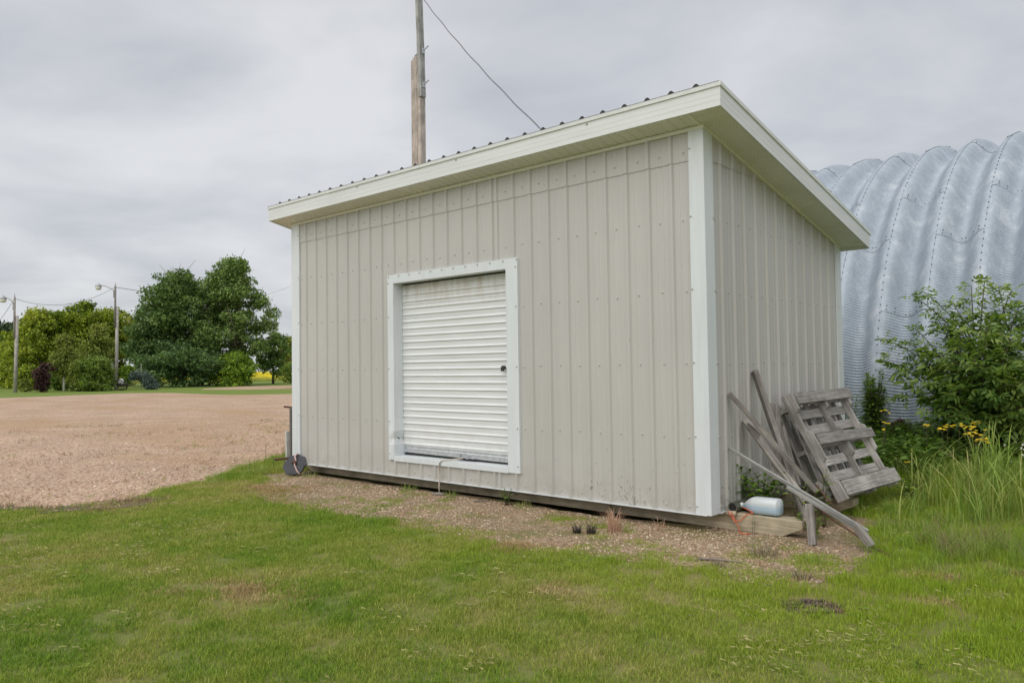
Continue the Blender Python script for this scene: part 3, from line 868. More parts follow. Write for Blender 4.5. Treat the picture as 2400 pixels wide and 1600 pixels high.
for xx in (-1.0, -2.7, -4.4): screw(m, (xx, Y0 - 0.008, sof(Y0) + FB + 0.14), (0, -1, 0))
o = m.build('screw', M['screw'], SH); o['kind'] = 'stuff'

# ---- door surround
def trimbar(a, b, name='door_frame', mat=None): return MB().box(a, b).build(name, mat or M['trim'], SH)
PR = -0.026
trimbar((-2.225, PR, 0.178), (-2.066, 0.004, 2.352))           # right
# left stile is bent and creased near its foot
m = MB()
zs = [0.182, 0.36, 0.43, 0.52, 0.66, 2.352]
dx = [0.004, 0.010, -0.012, 0.016, 0.0, 0.0]; dy = [0, -0.012, 0.006, -0.014, 0, 0]
for i in range(5):
    for (xa, ya, xb, yb) in ((-4.128, 0.004, -4.128, PR), (-4.128, PR, -4.022, PR), (-4.022, PR, -4.022, 0.135)):
        k = 1 if xb > -4.1 or xa > -4.1 else 0
        def P(xx, yy, j): return (xx + (dx[j] if xx > -4.1 else 0), yy + (dy[j] if yy < 0 and xx > -4.1 else 0), zs[j])
        m.quad(P(xa, ya, i), P(xb, yb, i), P(xb, yb, i + 1), P(xa, ya, i + 1))
left_stile = m.build('door_frame', M['trim'], SH)
left_stile['label'] = 'dented left side of the door frame'
trimbar((-4.026, PR + 0.001, 2.252), (-2.2255, 0.004, 2.352))  # head
trimbar((-4.0215, 0.0045, 2.2525), (-2.2255, 0.135, 2.262), 'head_jamb')
trimbar((-2.2285, 0.0045, 0.23), (-2.216, 0.135, 2.2525), 'side_jamb')
m = MB(); m.prism([(-4.02, 0.135, 0.232), (-4.02, PR - 0.004, 0.226), (-4.02, PR - 0.004, 0.172), (-4.02, 0.0, 0.172), (-4.02, 0.0, 0.2), (-4.02, 0.135, 0.2)], (1.794, 0, 0)); m.build('door_sill', M['trim'], SH)
MB().tube([(-4.0, 0.03, 0.43), (-3.985, -0.01, 0.445)], 0.008, 6).build('latch_pin', M['dark_metal'], SH)

# ---- roll-up door: curtain of slats, bottom bar, lock, latch
RD = link('roller_door', None, SH)
MB_d = MB()
NSL = 24; PITCH = (2.235 - 0.325) / NSL
def slat_mesh():
    m = MB(); prof = []
    for u in (0, 0.2, 0.33, 0.385, 0.42, 0.46, 0.5, 0.55, 0.61, 0.68, 0.75, 0.85, 1.0):
        k_ = 0.075 if u < 0.5 else 0.13
        prof.append((-0.0125 * math.exp(-((u - 0.5) / k_) ** 2), u * PITCH))
    xa, xb = -4.02, -2.2
    nxs = 7
    for j in range(nxs):
        x0 = xa + (xb - xa) * j / nxs; x1 = xa + (xb - xa) * (j + 1) / nxs
        for (o0, q0), (o1, q1) in zip(prof[:-1], prof[1:]):
            m.quad((x0, o0, q0), (x1, o0, q0), (x1, o1, q1), (x0, o1, q1))
    me = new_mesh('slat', m.v, m.f, M['slat'])
    bm = bmesh.new(); bm.from_mesh(me); bmesh.ops.remove_doubles(bm, verts=bm.verts, dist=1e-5); bm.to_mesh(me); bm.free()
    me.polygons.foreach_set('use_smooth', [True] * len(me.polygons))
    return me
sm = slat_mesh()
o0 = root_loc(SH)
for i in range(NSL):
    link('slat', sm, RD, Vector((0, 0.118 + rnd.uniform(-0.0012, 0.0012), 0.325 + i * PITCH)) - o0, (rnd.uniform(-0.004, 0.004), rnd.uniform(-0.0004, 0.0004), 0))
m = MB()
pb = [(0.122, 0.252), (0.108, 0.254), (0.108, 0.30), (0.116, 0.312), (0.116, 0.334), (0.122, 0.334)]
# bottom bar sags a little towards the middle
m.prism([(-4.018, y_, z_ + 0.012) for y_, z_ in pb], (1.80, 0, -0.012))
m.build('bottom_bar', M['galv'], RD)
m = MB(); m.box((-3.02, 0.078, 0.262), (-2.80, 0.107, 0.276)); m.box((-3.10, 0.09, 0.262), (-3.04, 0.107, 0.31)); m.box((-2.94, 0.07, 0.258), (-2.9, 0.107, 0.292))
m.build('hasp', M['galv'], RD)
m = MB(); m.tube([(-2.375, 0.108, 1.245), (-2.375, 0.07, 1.245)], 0.018, 10); m.box((-2.392, 0.062, 1.205), (-2.358, 0.08, 1.248))
m.build('lock', M['dark_metal'], RD)
MB().box((-4.015, 0.14, 0.2), (-2.2, 0.15, 2.26)).build('shade_backing', M['dark_metal'], RD)  # dark sheet added behind the slats, imitates the unlit interior in the gaps

# ---- skids: three long timbers with sawn-off ends
def skid(y0, y1, xe, name='skid'):
    m = MB(); zt, zb = -0.007, -0.148
    pts = [(XL - 0.15, y0, zt), (XL - 0.15, y0, zt - 0.06), (XL + 0.04, y0, zb), (xe - 0.165, y0, zb), (xe, y0, zt - 0.066), (xe, y0, zt)]
    m.prism(pts, (0, y1 - y0, 0))
    o = m.build(name, M['skid_wood'], SH, bevel=0.005)
    return o
# grain of the skids runs along X: give each its own frame turned so that local Z is the length
def skid_obj(y0, y1, xe):
    zt, zb = -0.007, -0.149
    L0 = XL - 0.15
    loc = Vector((L0, y0, zb))
    pts = [(0, zt - zb), (0, zt - zb - 0.06), (0.19, 0.0), (xe - L0 - 0.165, 0.0), (xe - L0, zt - zb - 0.066), (xe - L0, zt - zb)]
    m = MB(); m.prism([(z, 0, x) for x, z in pts], (0, y1 - y0, 0))
    me = new_mesh('skid', m.v, m.f, M['skid_wood'])
    bm = bmesh.new(); bm.from_mesh(me); bmesh.ops.recalc_face_normals(bm, faces=bm.faces); bmesh.ops.bevel(bm, geom=bm.edges[:], offset=0.005, segments=1, affect='EDGES'); bm.to_mesh(me); bm.free()
    o = link('skid', me, SH)
    # local z -> world x, local x -> world z, local y -> world y (mirrored order keeps handedness by flipping y below)
    mat_ = Matrix(((0, 0, 1), (0, -1, 0), (1, 0, 0))).to_4x4()
    o.rotation_euler = mat_.to_euler()
    o.location = Vector((L0, y1, zb)) - o0
    return o
skid_obj(0.25, 0.39, 0.665); skid_obj(1.50, 1.64, 0.645); skid_obj(2.78, 2.92, 0.62)

# =================================================================== THE ARCH BUILDING
QY, QZ, QR, QW, QD = 10.73, -0.011, 5.226, 0.61, 0.24
XB = -0.377
QB = empty('arch_building', (-0.4, QY, 0.0), 'big galvanized corrugated arch building behind the shed', 'building')
q0 = root_loc(QB)
def arch_sheet(a0, a1, ripples):
    """from crest to crest (x 0..QW), angles in degrees from the near foot"""
    us = [0.0, 0.035, 0.08, 0.14, 0.22, 0.32, 0.41, 0.5, 0.59, 0.68, 0.78, 0.86, 0.92, 0.965, 1.0]
    arc = R(a1 - a0) * QR
    n = int(arc / 0.044 * 4) if ripples else max(6, int(arc / 0.35))
    V = []; 
    for i in range(n + 1):
        s = arc * i / n; th = R(a0) + s / QR
        rp = math.sin(2 * PI * (s + R(a0) * QR) / 0.044) if ripples else 0
        for u in us:
            if u <= 0.035: d = 0
            elif u >= 0.965: d = 0
            else: d = 0.5 - 0.5 * math.cos(2 * PI * (u - 0.035) / 0.93)
            r = QR - QD * d + 0.010 * rp * min(1, d * 4)
            V.append((QW * u, -r * math.cos(th), r * math.sin(th)))
    k = len(us)
    F = [(i * k + j, i * k + j + 1, (i + 1) * k + j + 1, (i + 1) * k + j) for i in range(n) for j in range(k - 1)]
    return new_mesh('arch_sheet', V, F, M['quonset'], True)
CUT = [[1.5, 23.2, 47.5, 82, 116, 180], [1.5, 37.0, 71.0, 105, 145, 180]]
AM = [[arch_sheet(a + (0 if i == 0 else -0.9), b, i < 3) for i, (a, b) in enumerate(zip(c[:-1], c[1:]))] for c in CUT]
def bolt(m, p, nrm, r=0.0085):
    nrm = Vector(nrm); u = nrm.orthogonal().normalized(); w_ = nrm.cross(u); p = Vector(p)
    m.add([p + (u * math.cos(PI / 3 * k) + w_ * math.sin(PI / 3 * k)) * r for k in range(6)] + [p + nrm * 0.009 + (u * math.cos(PI / 3 * k) + w_ * math.sin(PI / 3 * k)) * r * 0.85 for k in range(6)],
          [(k, (k + 1) % 6, 6 + (k + 1) % 6, 6 + k) for k in range(6)] + [tuple(range(6, 12))])
def bolt_mesh(c):
    m = MB(); th = R(2)
    while th < R(118):
        m_ = (0, -math.cos(th), math.sin(th)); rb = QR * (1.0004 + 0.0014 * sum(th > R(a) for a in c[1:-1])); bolt(m, (0, rb * m_[1], rb * m_[2]), m_); th += 0.122 / QR
    for ia, a in enumerate(c[1:4]):
        for da in (-0.45, 0.45 - 0.9 + 0.9):
            th = R(a + 0.1 if da < 0 else a - 0.55)
            for u in (0.13, 0.27, 0.46, 0.54, 0.73, 0.87):
                d = 0.5 - 0.5 * math.cos(2 * PI * (u - 0.035) / 0.93); r = (QR - QD * d) * (1 + 0.0014 * (ia + 1)) + 0.004
                bolt(m, (QW * u, -r * math.cos(th), r * math.sin(th)), (0, -math.cos(th), math.sin(th)), 0.0078)
    return new_mesh('bolt', m.v, m.f, M['dark_metal'])
BMs = [bolt_mesh(c) for c in CUT]
for k in range(-10, 9):
    t = k % 2                      # sheets are staggered from arch to arch
    xk = XB + QW * k
    for i, me in enumerate(AM[t]):
        o = link('arch_sheet', me, QB, Vector((xk, QY, QZ + (0.004 if t else 0))) - q0)
        if i:     # upper sheets lap over the lower ones
            o.scale = (1, 1 + 0.0014 * i, 1 + 0.0014 * i)
    o = link('bolt', BMs[t], QB, Vector((xk, QY, QZ)) - q0); o['kind'] = 'stuff'
xa, xb = XB - QW * 10 + 0.3, XB + QW * 9 - 0.3
for xe in (xa, xb):
    V = [(xe, QY - 5.0 * math.cos(R(a)), QZ + 5.0 * math.sin(R(a))) for a in range(3, 178, 6)]
    m = MB(); m.prism(V, (0.03, 0, 0)); m.build('end_wall', M['galv'], QB)
MB().box((xa, QY - QR - 0.10, -0.1), (xb, QY - QR + 0.02, 0.262)).build('foundation', M['concrete'], QB)

# =================================================================== POLE BEHIND THE SHED
PX, PY = -7.66, 3.42
PO = empty('utility_pole', (PX, PY, -0.15), 'weathered wooden post with a grey pole bolted on top, standing behind the shed roof', 'utility pole')
def ptimber(name, x0, x1, y0, y1, z0, z1, mat, tilt=0.0, slant=0.0):
    m = MB()
    h = z1 - z0
    m.add([(0, 0, 0), (x1 - x0, 0, 0), (x1 - x0, y1 - y0, 0), (0, y1 - y0, 0),
           (tilt, 0, h - slant), (x1 - x0 + tilt, 0, h), (x1 - x0 + tilt, y1 - y0, h), (tilt, y1 - y0, h - slant)],
          [(0, 3, 2, 1), (4, 5, 6, 7), (0, 1, 5, 4), (1, 2, 6, 5), (2, 3, 7, 6), (3, 0, 4, 7)])
    me = new_mesh(name, m.v, m.f, mat)
    bm = bmesh.new(); bm.from_mesh(me); bmesh.ops.bevel(bm, geom=bm.edges[:], offset=0.008, segments=1, affect='EDGES'); bm.to_mesh(me); bm.free()
    return link(name, me, PO, Vector((x0 - PX, y0 - PY, z0 + 0.15)))
ptimber('lower_post', PX + 0.0, PX + 0.165, PY, PY + 0.13, -0.4, 7.02, M['pole_wood'], slant=0.12)
ptimber('lower_post', PX + 0.170, PX + 0.255, PY + 0.0, PY + 0.13, -0.4, 7.04, M['pole_wood'])
ptimber('upper_pole', PX + 0.345, PX + 0.43, PY - 0.13, PY - 0.01, 6.12, 10.2, M['pole_grey'], tilt=-0.14)
for z in (6.34, 6.96):
    b = MB(); b.tube([(PX + 0.19, PY - 0.06, z - 0.02), (PX + 0.43, PY - 0.07, z), (PX + 0.57, PY - 0.07, z + 0.05)], 0.012, 6); b.box((PX + 0.43, PY - 0.10, z - 0.05), (PX + 0.442, PY - 0.04, z + 0.04))
    b.build('bolt', M['galv'], PO)
def wire(name, a, b, sag, rad, label, group=None, n=24, twist=0.0):
    a = Vector(a); b = Vector(b); pts = []
    for i in range(n + 1):
        t = i / n; p = a.lerp(b, t); p.z -= sag * 4 * t * (1 - t)
        if twist: p += Vector((math.sin(t * 40), math.cos(t * 40), 0)) * twist
        pts.append(p)
    m = MB(); m.tube(pts, rad, 5)
    o = m.build(name, M['wire'], None, True)
    return tag(o, label, 'wire', group)
ptop = hit(*(994, 1), 1, PY - 0.15)
r_ = ray(1345, 376)
# where that line of sight meets the roof plane (hidden behind the fascia)
t_ = ((3.44 - SLOPE * CAM_POS[1]) - CAM_POS[2]) / (r_[2] + SLOPE * r_[1])
pend = Vector(CAM_POS + t_ * r_)
wire('overhead_wire', ptop, pend, 0.10, 0.0085, 'thin grey cable running from the pole down to the shed roof', n=40, twist=0.006)
MB().tube([pend + Vector((0, 0, -0.1)), pend + Vector((0, 0, 0.05))], 0.02, 6).build('cable_anchor', M['galv'], SH)

# =================================================================== YARD LIGHTS
def yard_light(px, d, top_y, label, lampdx, arm_curve, base_off):
    base = spot(px, d)
    u = Vector((CAM_M[0][0], CAM_M[0][1], 0)).normalized()       # across the picture
    H = hgt(px, top_y, d)
    P = empty('yard_light', base, label, 'yard light', 'yard lights on wooden poles')
    def at(s, z, dep=0.0):
        return base + u * s + Vector((-u.y, u.x, 0)) * dep + Vector((0, 0, z + 0.15))
    zt = H
    low_top = zt - base_off
    def pole(name, a, b, r0, r1, mat):
        a, b = Vector(a), Vector(b); L = (b - a).length
        mm = MB(); mm.tube([(0, 0, 0), (0, 0, L)], [r0, r1], 10)
        o = link(name, new_mesh(name, mm.v, mm.f, mat, True), P, a - base); o.rotation_euler = (b - a).to_track_quat('Z', 'Y').to_euler(); return o
    pole('lower_pole', at(0.0, -0.6), at(0.10, low_top - 0.15), 0.15, 0.115, M['far_pole'])
    pole('upper_pole', at(-0.03, low_top - 1.9, -0.14), at(-0.02, zt - 0.15, -0.12), 0.085, 0.075, M['grey_wood'])
    # curved arm and the lamp head
    pts = [at(-0.06, zt - 0.55, -0.15) + (at(lampdx, 0) - at(-0.06, 0)) * t + Vector((0, 0, (arm_curve * math.sin(t * PI * 0.5)))) for t in [i / 10 for i in range(11)]]
    MB().tube(pts, 0.05, 6).build('arm', M['lead'], P)
    e = pts[-1]
    hd = MB(); hd.tube([e + Vector((0, 0, 0.14)), e + Vector((0, 0, 0.08)), e + Vector((0, 0, 0.02)), e + Vector((0, 0, -0.14)), e + Vector((0, 0, -0.18))], [0.04, 0.10, 0.21, 0.26, 0.25], 14)
    h = hd.build('lamp_head', M['lead'], P, True)
    gl = MB(); gl.tube([e + Vector((0, 0, -0.185)), e + Vector((0, 0, -0.30)), e + Vector((0, 0, -0.40)), e + Vector((0, 0, -0.43))], [0.24, 0.225, 0.19, 0.09], 14)
    gl.build('lamp_bowl', M['lamp_glass'], P, True)
    MB().tube([at(-0.02, zt - 0.2, -0.12), at(-0.02, zt + 0.12, -0.12)], [0.05, 0.02], 6).build('insulator', M['lead'], P)
    MB().box(at(-0.26, zt - 1.15), at(-0.12, zt - 0.5, 0.1)).build('bracket_plate', M['lead'], P)
    return P, at(-0.12, zt - 0.25)
Y1_, t1 = yard_light(36, 72, 692, 'left yard light with downsloping arm on a pale wooden pole', -0.92, 0.42, 1.45)
Y2_, t2 = yard_light(272, 74, 666, 'yard light beside the big dark trees with level arm and meter box on pole', -1.45, 0.50, 1.75)
b2 = root_loc(Y2_)
MB().box(b2 + Vector((-0.45, -0.35, 1.75)), b2 + Vector((-0.2, -0.1, 2.35))).build('meter_box', M['lead'], Y2_)
wire('overhead_wire', t1, t2, 0.95, 0.016, 'sagging cable strung between the two yard lights')
wire('overhead_wire', t2, spot(760, 300, 0) + Vector((0, 0, hgt(760, 600, 300))), 6.2, 0.024, 'cable running from the taller yard light behind the trees to the shed side')
wire('overhead_wire', t1, spot(-60, 92, 0) + Vector((0, 0, hgt(-60, 800, 92))), 0.6, 0.016, 'cable dropping from the left yard light to the picture edge')

# =================================================================== TREES AND SHRUBS
def leaf_cloud(lobes, n, size, flat=0.0, droop=0.0, shell=0.72):
    """n rhombic leaves scattered near the surfaces of the lobes; lobes = [(centre, radii)]"""
    wts = np.array([r[0] * r[1] + r[1] * r[2] + r[0] * r[2] for c, r in lobes]); wts = wts / wts.sum()
    li = nr.choice(len(lobes), n, p=wts)
    C_ = np.array([tuple(c) for c, r in lobes])[li]; R_ = np.array([tuple(r) for c, r in lobes])[li]
    d = nr.normal(size=(n, 3)); d /= np.linalg.norm(d, axis=1, keepdims=True)
    rad = np.clip(shell + (1 - shell) * nr.random((n, 1)) ** 0.6 + nr.normal(size=(n, 1)) * 0.06, 0.25, 1.18)
    # small tufts: leaves gather round shared points so that gaps open between them
    P = C_ + d * R_ * rad
    k = max(1, n // 7); tuft = nr.integers(0, k, n); Tp = P[nr.integers(0, n, k)]
    P = np.where((nr.random((n, 1)) < 0.72), Tp[tuft] + nr.normal(size=(n, 3)) * size * 0.75, P)
    a = nr.normal(size=(n, 3)); a[:, 2] -= droop; a /= np.linalg.norm(a, axis=1, keepdims=True)
    b = nr.normal(size=(n, 3)); b[:, 2] *= (1 - flat); b -= (b * a).sum(1, keepdims=True) * a; b /= np.linalg.norm(b, axis=1, keepdims=True)
    s = size * (0.6 + 0.8 * nr.random((n, 1)))
    nrm = np.cross(a, b)
    q = np.stack([P - a * s * 0.6, P + b * s * 0.34 + nrm * s * 0.08, P + a * s * 0.6, P - b * s * 0.34 + nrm * s * 0.08], 1)
    return q.reshape(-1, 3)
def limb_set(m, base, tops, r0, jit=0.35, seg=6):
    for t in tops:
        t = Vector(t); k = 6; pts = []
        for i in range(k):
            f = i / (k - 1); p = Vector(base).lerp(t, f); p += Vector((rnd.uniform(-1, 1), rnd.uniform(-1, 1), 0.4)) * jit * math.sin(f * PI)
            pts.append(p)
        m.tube(pts, [max(0.012, r0 * (1 - 0.85 * i / (k - 1))) for i in range(k)], seg)
def tree(name, label, px, d, top_y, width_px, mat, n, size, shape='round', trunk=None, trunk_r=0.16, crown_from=0.18, cat='tree', group=None, nlobes=16, seed=0, twigs=0, droop=0.0, lean=0.0, base_z=-0.15):
    global nr
    nr = np.random.default_rng(100 + seed); rr = random.Random(100 + seed)
    base = spot(px, d, base_z)
    H = hgt(px, top_y, d) - base_z; Wd = width_px / FPX * d
    T = empty(name, base, label, cat, group)
    u = Vector((CAM_M[0][0], CAM_M[0][1], 0)).normalized(); v = Vector((-u.y, u.x, 0))
    lobes = []
    for i in range(nlobes):
        f = (i + rr.random() * 0.7) / nlobes
        z = crown_from + (0.95 - crown_from) * f
        zz = (z - crown_from) / (1 - crown_from)
        if shape == 'round': prof = math.sqrt(max(0.05, 1 - (1.75 * zz - 0.75) ** 2)) if zz > 0.43 else 0.72 + 0.65 * zz
        elif shape == 'birch': prof = 0.35 + 0.65 * math.sin(PI * min(1, zz * 0.8 + 0.22)) if zz < 0.75 else (1 - zz) * 1.9 + 0.12
        elif shape == 'vase': prof = 0.28 + 0.75 * zz
        elif shape == 'cone': prof = 1.0 - 0.93 * zz
        elif shape == 'shrub': prof = 1.0 - 0.55 * zz ** 2
        elif isinstance(shape, list): prof = float(np.interp(zz, [a for a, b in shape], [b for a, b in shape]))
        elif shape == 'ball': prof = math.sqrt(max(0.08, 1 - (2 * zz - 1) ** 2))
        ang = i * 2.399 + rr.uniform(-0.5, 0.5)
        lr = (0.30 if shape in ('birch', 'cone', 'vase') else 0.21 if Wd > 6 else 0.26) * Wd * (0.55 + 0.7 * rr.random()) * (0.55 + 0.45 * prof)
        lr = min(lr, H * 0.2 if shape not in ('shrub', 'ball') else H * 0.32)
        rad = max(0.0, prof * Wd / 2 - lr * 0.75) * (0.55 + 0.45 * rr.random() if i % 3 else 0.35)
        c = Vector((0, 0, z * H - (lr * 0.5 if zz > 0.85 else 0))) + (u * math.cos(ang) + v * math.sin(ang)) * rad + u * lean * zz * Wd
        lobes.append((c, (lr, lr, lr * (0.78 if shape != 'birch' else 1.15))))
    subs = []
    for c, r in lobes:
        kk = 6 if Wd > 4 else 5
        for j in range(kk):
            dv = Vector((rr.gauss(0, 1), rr.gauss(0, 1), rr.gauss(0.35, 0.9))).normalized()
            sr = rr.uniform(0.30, 0.58)
            subs.append((c + Vector((dv.x * r[0], dv.y * r[1], dv.z * r[2])) * 0.95, (r[0] * sr * 1.15, r[1] * sr * 1.15, r[2] * sr * 0.85)))
        if rr.random() < 0.5: subs.append((c, tuple(x * 0.6 for x in r)))
    q = leaf_cloud(subs, n, size, droop=droop)
    q[:, 2] = np.maximum(q[:, 2], 0.02)
    link('crown', np_mesh('crown', q, 4, mat), T)
    m = MB()
    tm = trunk or M['bark']
    tz = crown_from * H + 0.35 * (1 - crown_from) * H
    m.tube([(0, 0, -0.3), (0.02, 0, tz * 0.5), (0.05 * rr.uniform(-1, 1), 0.05, tz)], [trunk_r, trunk_r * 0.85, trunk_r * 0.6], 8)
    m2 = MB()
    limb_set(m2, (0, 0, tz * 0.55), [lobes[i][0] for i in range(0, nlobes, 2)], trunk_r * 0.5, 0.15 * Wd / 4)
    if twigs:
        for i in range(twigs):
            a = rr.uniform(0, 2 * PI); c = lobes[rr.randrange(nlobes // 3, nlobes)]
            p0 = c[0]; dirv = Vector((math.cos(a) * 0.6, math.sin(a) * 0.6, rr.uniform(0.5, 1.2))).normalized()
            L = c[1][0] * rr.uniform(1.35, 1.9)
            m2.tube([p0, p0 + dirv * L * 0.6, p0 + dirv * L + Vector((0, 0, 0.15))], [0.04, 0.025, 0.010], 4)
    link('trunk', new_mesh('trunk', m.v, m.f, tm, True), T)
    o = link('limbs', new_mesh('limbs', m2.v, m2.f, M['bark'] if twigs == 0 else M['twig']), T); o['kind'] = 'stuff'
    return T
BG = 'trees across the yard'
tree('poplar_tree', 'tallest dark green tree with dead twigs, nearest the shed corner', 550, 85, 592, 190, M['poplar'], 44000, 0.20, [(0, .45), (.15, .75), (.35, 1.0), (.58, .9), (.74, .62), (.86, .36), (1, .22)], trunk_r=0.34, crown_from=0.13, group=BG, nlobes=26, seed=1, twigs=16)
tree('poplar_tree', 'broad dark green tree touching the left side of the tallest tree', 425, 86, 622, 225, M['poplar'], 46000, 0.20, [(0, .55), (.2, 1.0), (.5, .95), (.68, .7), (.85, .52), (1, .26)], trunk_r=0.34, crown_from=0.17, group=BG, nlobes=26, seed=2, twigs=14)
tree('willow_tree', 'grey-green low willow crown between the yellow-green tree and the dark trees', 352, 85, 712, 125, M['willow'], 14000, 0.22, 'round', crown_from=0.22, group=BG, nlobes=16, seed=3)
tree('willow_shrub', 'wide grey-green willow thicket below the big dark trees', 432, 81, 812, 195, M['willow'], 12000, 0.24, 'shrub', crown_from=0.13, cat='shrub', group=BG, nlobes=20, seed=4, trunk_r=0.1)
tree('green_shrub', 'bright green rounded shrub under the tallest dark tree', 551, 80, 829, 96, M['bright'], 8000, 0.22, 'shrub', crown_from=0.0, cat='shrub', group=BG, nlobes=14, seed=5, trunk_r=0.1)
tree('maple_tree', 'yellow-green maple with the highest crown behind the birches', 184, 92, 703, 175, M['maple'], 34000, 0.21, [(0, .6), (.3, 1.0), (.6, .92), (.8, .7), (1, .42)], crown_from=0.06, group=BG, nlobes=22, seed=6, trunk_r=0.3)
tree('maple_tree', 'yellow-green maple behind the right yard light', 258, 94, 715, 155, M['maple'], 26000, 0.21, [(0, .6), (.3, 1.0), (.6, .85), (.8, .55), (1, .25)], crown_from=0.05, group=BG, nlobes=18, seed=7, trunk_r=0.25)
tree('maple_tree', 'yellow-green maple just right of the left yard light', 97, 91, 728, 165, M['maple'], 26000, 0.21, [(0, .7), (.3, 1.0), (.55, .8), (.75, .6), (1, .22)], crown_from=0.03, group=BG, nlobes=18, seed=8, trunk_r=0.25)
tree('maple_tree', 'low yellow-green maple behind the left yard light', 42, 96, 775, 115, M['maple'], 11000, 0.28, 'shrub', crown_from=0.0, group=BG, nlobes=14, seed=9, trunk_r=0.2)
tree('dark_tree', 'dark grey-green tree behind the left yard light at the skyline', 28, 122, 752, 60, M['dark_tree'], 7000, 0.32, 'birch', crown_from=0.05, group=BG, nlobes=14, seed=10)
tree('dark_tree', 'dark tree cut by the left edge of the picture', -12, 108, 735, 56, M['dark_tree'], 8000, 0.32, 'round', crown_from=0.05, group=BG, nlobes=14, seed=11)
tree('spruce_tree', 'thin dark spruce tip behind the top of the left pole', 42, 125, 748, 26, M['dark_tree'], 3500, 0.3, 'cone', crown_from=0.05, group=BG, nlobes=16, seed=12)
tree('birch_tree', 'slim young birch with a white trunk left of the fuller birch', 150, 73, 782, 50, M['birch_leaf'], 7500, 0.16, 'birch', trunk=M['birch'], trunk_r=0.10, crown_from=0.30, group=BG, nlobes=16, seed=13, droop=0.8)
tree('birch_tree', 'fuller drooping birch just left of the right yard light', 231, 75, 757, 72, M['birch_leaf'], 12000, 0.16, 'birch', trunk=M['birch'], trunk_r=0.12, crown_from=0.2, group=BG, nlobes=20, seed=14, droop=0.8)
tree('garden_shrub', 'mid-green shrub at the foot of the slim birch', 140, 76, 860, 68, M['shrub'], 5500, 0.16, 'shrub', crown_from=0.02, cat='shrub', group=BG, nlobes=12, seed=15, trunk_r=0.06)
tree('garden_shrub', 'dense dark shrub left of the right yard light', 226, 70, 838, 78, M['shrub'], 8500, 0.17, 'shrub', crown_from=0.05, cat='shrub', group=BG, nlobes=16, seed=16, trunk_r=0.08)
tree('garden_shrub', 'lighter open shrub between the two birches', 184, 71, 846, 48, M['birch_leaf'], 4500, 0.16, 'shrub', crown_from=0.05, cat='shrub', group=BG, nlobes=12, seed=17, trunk_r=0.07)
tree('purple_shrub', 'dark purple upright shrub in front of the yellow-green maple', 98, 70, 853, 40, M['purple'], 5200, 0.13, 'vase', crown_from=0.03, cat='shrub', group=BG, nlobes=14, seed=18, trunk_r=0.06)
tree('topiary_tree', 'small round light green tree just right of the right yard light', 296, 74.5, 855, 40, M['lime'], 3400, 0.14, 'ball', crown_from=0.30, group=BG, nlobes=12, seed=19, trunk_r=0.05)
tree('leafy_tree', 'thin-crowned green tree beside the left edge of the shed', 640, 89, 778, 84, M['poplar'], 4600, 0.24, 'round', crown_from=0.27, group=BG, nlobes=14, seed=20, twigs=6)
tree('leafy_tree', 'pale distant tree at the left edge of the shed', 672, 122, 782, 60, M['birch_leaf'], 3600, 0.30, 'round', crown_from=0.22, group=BG, nlobes=12, seed=21)
tree('sapling', 'young tree with a thin trunk half hidden by the shed', 688, 66, 856, 62, M['shrub'], 4200, 0.15, 'ball', crown_from=0.34, group=BG, nlobes=10, seed=22, trunk_r=0.035)
tree('grass_shrub', 'small pale shrub in long grass beside the left pole', 62, 74, 888, 24, M['birch_leaf'], 2200, 0.13, 'shrub', crown_from=0.0, cat='shrub', group=BG, nlobes=8, seed=23, trunk_r=0.03)
tree('green_shrub', 'rounded green shrub behind the dark purple shrub', 66, 82, 858, 60, M['maple'], 5000, 0.2, 'shrub', crown_from=0.0, cat='shrub', group=BG, nlobes=10, seed=24, trunk_r=0.05)

# weeping blue spruce, bent over to the left, with its stake
b = spot(342, 71); nr = np.random.default_rng(77)
T = empty('weeping_spruce', b, 'blue-green weeping spruce bent over on the far lawn', 'shrub')
u = Vector((CAM_M[0][0], CAM_M[0][1], 0)).normalized()
path = [Vector((0, 0, 0)) + u * s + Vector((0, 0, z)) for s, z in ((0.5, 0.15), (0.35, 0.8), (0.0, 1.12), (-0.45, 1.05), (-0.85, 1.22), (-1.0, 1.05))]
lob = []
for i, p in enumerate(path):
    lob.append((p, (0.30, 0.30, 0.26)))
lob += [(Vector((0, 0, 0.45)) + u * 0.35, (0.42, 0.42, 0.5)), (Vector((0, 0, 0.7)) + u * 0.05, (0.32, 0.32, 0.45)), (Vector((0, 0, 0.35)) + u * 0.75, (0.25, 0.25, 0.35))]
q = leaf_cloud(lob, 5200, 0.12, droop=1.5); q[:, 2] = np.maximum(q[:, 2], 0.02)
link('crown', np_mesh('crown', q, 4, M['spruce']), T)
m = MB(); m.tube(path, 0.05, 6); link('trunk', new_mesh('trunk', m.v, m.f, M['bark']), T)
b = spot(331, 71.5)
tag(MB().tube([b + Vector((0, 0, -0.2)), b + Vector((0, 0, 2.15))], 0.035, 6).build('garden_stake', M['far_pole']), 'thin upright stake behind the weeping spruce', 'stake')

